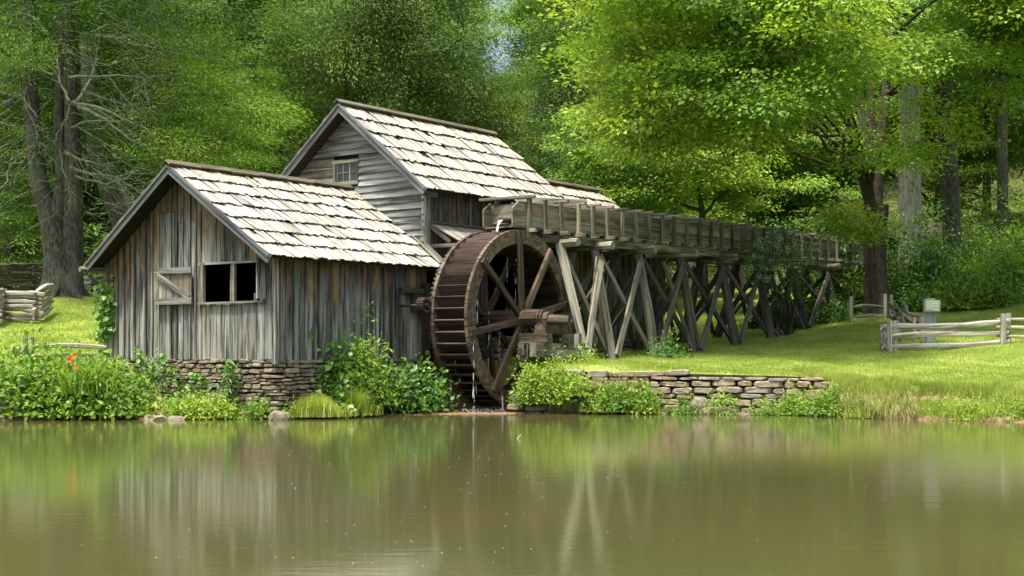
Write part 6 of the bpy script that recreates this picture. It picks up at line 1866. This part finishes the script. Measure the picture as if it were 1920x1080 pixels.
# right foreground fence, double posts with three rails
f1 = thing('split_rail_fence', 'bleached three rail fence on the sunny right lawn between paired posts', 'fence', PX(1770, 655, 42))
def fz(px, py, d): return PX(px, py, d)
for (px, d, top, bot) in ((1668, 41.8, 602, 668), (1880, 42.2, 588, 652)):
    for (o, dd, dt) in ((0, -.14, 0), (10, .16, -1), (-14, .2, 6)):
        if px > 1700 and o < 0: continue
        a = PX(px + o, bot, d + dd); c = PX(px + o, top + dt, d + dd)
        post(f1, a.x, a.y, a.z - .1, c.z, .14 if o == 0 else .13, .1, 'rail', .56 if o >= 0 else .5, lean=(rng.uniform(-.02, .02), 0))
for (ya, yc, th) in ((616, 603, .21), (634, 620, .19), (654, 640, .18)):
    rail(f1, PX(1658, ya, 41.9), PX(1892, yc, 42.2), th, 'rail', .56, .055)
for (ya, yc) in ((594, 600), (612, 612), (626, 633)):
    rail(f1, PX(1868, ya + 3, 42.3), PX(2060, yc, 41.6), .11, 'rail', .52, .03)
for k, (yy_, L) in enumerate(((616, 0), (628, 2), (640, 0), (652, 3), (660, 0))):
    rail(f1, PX(1652 + L, yy_, 41.7), PX(1690, yy_ - 6 - k, 45.5), .12, 'rail', .5, .02)
# sign post
sg = thing('information_sign', 'grey green wooden post with a tilted small text board behind the bleached fence', 'sign', PX(1745, 650, 44))
def sp(px, py, dd=0): return PX(px, py, 44 + dd)
timber('post', sp(1744, 655), sp(1742, 566), .30, .28, M['signblue'], sg, up=Vector((1, 0, 0)), color=C_)
for dx in (-9, 9): timber('post_edge', sp(1744 + dx * 1.05, 655, -.16), sp(1742 + dx * 1.0, 568, -.16), .04, .03, M['signgreen'], sg, up=Vector((1, 0, 0)))
timber('post_cap', sp(1733, 563), sp(1750, 563), .10, .34, M['signgreen'], sg)
bd = timber('board', sp(1733.5, 573, -.26), sp(1763, 574, -.26), .37, .04, M['signgreen'], sg)
timber('panel', sp(1735.5, 573, -.287), sp(1761, 574, -.287), .31, .012, M['signface'], bd)
rt = random.Random(2)
for ln in range(6):
    x0 = 1737.5; y0 = 566 + ln * 3.0
    end = 1759 if ln < 4 else (1752 if ln == 4 else 1759)
    if ln == 5: x0 = 1752
    while x0 < end:
        w_ = rt.uniform(1.2, 3.2)
        timber('lettering', sp(x0, y0, -.296), sp(min(end, x0 + w_), y0 + .04 * w_, -.296), .022, .006, M['lettering'], bd)
        x0 += w_ + .7
# old fence below the maple
f2 = thing('split_rail_fence', 'old grey two rail fence at the foot of the great maple', 'fence', PX(1630, 600, 51.5))
for (px, top, bot) in ((1596, 556, 612), (1659, 551, 605), (1671, 553, 600)):
    a = PX(px, bot, 51.5); c = PX(px, top, 51.5); post(f2, a.x, a.y, a.z - .15, c.z, .11, .1, 'railold', .6)
for ya in (574, 592, 607):
    rail(f2, PX(1598, ya, 51.5), PX(1664, ya + (2 if ya < 600 else -3), 51.6), .12, 'railold', .7, .04)
# collapsed rails
cr = thing('rail_pile', 'jumble of fallen grey split rails leaning between the old fence and the sign', 'rail pile', PX(1690, 605, 50))
for (a, c, tn) in (((1664, 568), (1690, 605), .8), ((1677, 567), (1697, 606), .75), ((1690, 565), (1712, 606), .75), ((1692, 582), (1732, 594), .8), ((1672, 585), (1720, 604), .5), ((1700, 598), (1735, 608), .6), ((1664, 590), (1700, 608), .5)):
    rail(cr, PX(a[0], a[1], 49.6 + rng.uniform(-.3, .3)), PX(c[0], c[1] + 4, 48.8 + rng.uniform(-.3, .3)), .15, 'railold', tn, .04)
st = thing('old_posts', 'two short weathered posts standing just left of the green sign post', 'posts', PX(1720, 640, 45))
for (px, top, w_) in ((1714, 595, .09), (1729, 594, .18)):
    a = PX(px, 650, 45); c = PX(px, top, 45); post(st, a.x, a.y, a.z - .1, c.z, w_, .1, 'rail', .6)
# left short fence by the thicket
f3 = thing('split_rail_fence', 'short fence with one long pale rail on the left lawn beside the shed', 'fence', PX(60, 670, 35))
for (px, top, bot) in ((48, 630, 690), (60, 632, 690)):
    a = PX(px, bot, 35); c = PX(px, top, 35); post(f3, a.x, a.y, a.z, c.z, .09, .09, 'railold', .75 if px < 50 else .45)
rail(f3, PX(56, 649, 34.9), PX(200, 650, 35.6), .13, 'rail', .5, .02); rail(f3, PX(58, 667, 35), PX(200, 668, 35.6), .10, 'railold', .8, .02); rail(f3, PX(10, 662, 34.8), PX(58, 645, 35), .10, 'railold', .7, .02); rail(f3, PX(26, 660, 35.2), PX(54, 660, 35.1), .09, 'railold', .5, .02)
# stacked zigzag rail fences (left)
def worm(label, pts, nrail, h, tone, mat='railold', L_ext=.25):
    w_ = thing('worm_fence', label, 'fence', pts[0])
    for i in range(len(pts) - 1):
        a, c = pts[i], pts[i + 1]; d = (c - a).normalized()
        for k in range(nrail):
            z = .1 + (k + (.5 if i % 2 else 0)) * h / nrail
            p, q = a - d * L_ext * rng.uniform(.4, 1.2), c + d * L_ext * rng.uniform(.4, 1.2)
            za, zc = gzs(p.x, p.y), gzs(q.x, q.y)
            rail(w_, Vector((p.x, p.y, za + z)), Vector((q.x, q.y, zc + z)), rng.uniform(.12, .17), mat, tone * rng.uniform(.8, 1.2), .03)
    return w_
def gp(px, d): return Vector((pxx(px, d), d, gzs(pxx(px, d), d)))
worm('stacked zigzag rail fence nearest on the left, in front of the double trunk', [gp(-60, 40.0), gp(-10, 39.2), gp(8, 40.6), gp(66, 40.4), gp(96, 42.2)], 7, .84, .8)
worm('darker stacked zigzag rail fence further back at the left edge', [gp(-40, 47), gp(20, 50), gp(66, 51), gp(110, 54)], 7, 1.0, .4)
worm('low rail fence glimpsed between the double trunk and the shed', [gp(140, 50), gp(172, 49), gp(200, 52), gp(225, 53)], 4, .6, .6)
# fences behind the trestle
f4 = thing('post_rail_fence', 'thin two rail fence at the back of the meadow behind the middle trestle legs', 'fence', gp(1330, 74))
for px in (1296, 1372):
    p = gp(px, 74); 
    for o in (-3, 3): post(f4, p.x + o * .028, p.y, p.z - .1, p.z + 1.3, .14, .12, 'rail', .5)
for zz in (.35, .8): rail(f4, gp(1240, 74) + ZD * zz, gp(1296, 74) + ZD * zz, .12, 'railold', .6); rail(f4, gp(1296, 74) + ZD * zz, gp(1372, 74) + ZD * zz, .12, 'railold', .6)
f5 = thing('post_rail_fence', 'pale post and rail fence seen through the right end of the trestle', 'fence', gp(1500, 70))
for px in (1445, 1456, 1525, 1590): p = gp(px, 70); post(f5, p.x, p.y, p.z - .1, p.z + 1.5, .16, .12, 'rail', .45)
for zz in (.35, .8, 1.25): rail(f5, gp(1440, 70) + ZD * zz, gp(1525, 70) + ZD * zz, .13, 'rail', .42); rail(f5, gp(1525, 70) + ZD * zz, gp(1600, 70) + ZD * zz, .13, 'rail', .42)
pb = thing('path_post', 'plain dark square post beside the asphalt path, seen through the trestle', 'post', gp(1389, 72))
p = gp(1389, 72); timber('post', p - ZD * .2, p + ZD * 1.9, .28, .22, M['barkgrey'] if False else M['beam'], pb, up=Vector((1, 0, 0)), color=(0, .3, 0, 1))
bs = thing('blue_sign', 'small blue panel on a post beyond the meadow, seen under the flume', 'sign', gp(1368, 80))
p = gp(1368, 80); timber('post', p - ZD * .2, p + ZD * 1.6, .1, .1, M['beam'], bs, up=Vector((1, 0, 0)), color=(0, .4, 0, 1))
timber('panel', p + Vector((-.35, -.08, 1.75)), p + Vector((.35, -.08, 1.75)), .5, .04, M['bluepaint'], bs)
# log cabin on the right slope
cb = thing('log_cabin', 'grey log cabin glimpsed between the trunks on the right slope', 'cabin', gp(1760, 68))
base = gp(1760, 68)
X = Vector((1, .25, 0)).normalized(); Yv = Vector((-.25, 1, 0)).normalized()
o0 = base + Vector((-1.6, 0, -1.2))
for k in range(11):
    z = .15 + k * .27
    timber('wall_log', o0 + ZD * z, o0 + X * 6.6 + ZD * z, .22, .2, M['beam'], cb, seg=3, warp=.02, color=(0, rng.uniform(.5, .75), 0, 1))
    timber('wall_log', o0 + ZD * (z + .1) + Yv * .1, o0 + Yv * 5 + ZD * (z + .1), .22, .2, M['beam'], cb, color=(0, .45, 0, 1))
    timber('wall_log', o0 + X * 6.5 + ZD * (z + .1) + Yv * .1, o0 + X * 6.5 + Yv * 5 + ZD * (z + .1), .22, .2, M['beam'], cb, color=(0, .45, 0, 1))
Vs = [o0 + X * .1 + Yv * .1, o0 + X * 6.5 + Yv * .1, o0 + X * 6.5 + Yv * 4.9, o0 + X * .1 + Yv * 4.9]; Vs += [q + ZD * 3.1 for q in Vs]
link('chinking', mesh_py('chinking', Vs, [(0, 1, 5, 4), (1, 2, 6, 5), (2, 3, 7, 6), (3, 0, 4, 7)], M['interior']), cb)
rv = [o0 + X * -.4 - Yv * .5 + ZD * 3.1, o0 + X * 7 - Yv * .5 + ZD * 3.1, o0 + X * 7 + Yv * 2.5 + ZD * 4.5, o0 + X * -.4 + Yv * 2.5 + ZD * 4.5, o0 + X * 7 + Yv * 5.5 + ZD * 3.1, o0 + X * -.4 + Yv * 5.5 + ZD * 3.1]
link('roof', mesh_py('roof', rv + [q + ZD * .08 for q in rv], [(0, 1, 2, 3), (3, 2, 4, 5), (9, 8, 7, 6), (11, 10, 8, 9), (0, 6, 7, 1), (1, 7, 8, 2), (2, 8, 10, 4), (5, 11, 9, 3), (3, 9, 6, 0), (4, 10, 11, 5)], M['ridge']), cb, None, (0, .3, 0, 1))
# fallen leaves and light soil patch by the cabin
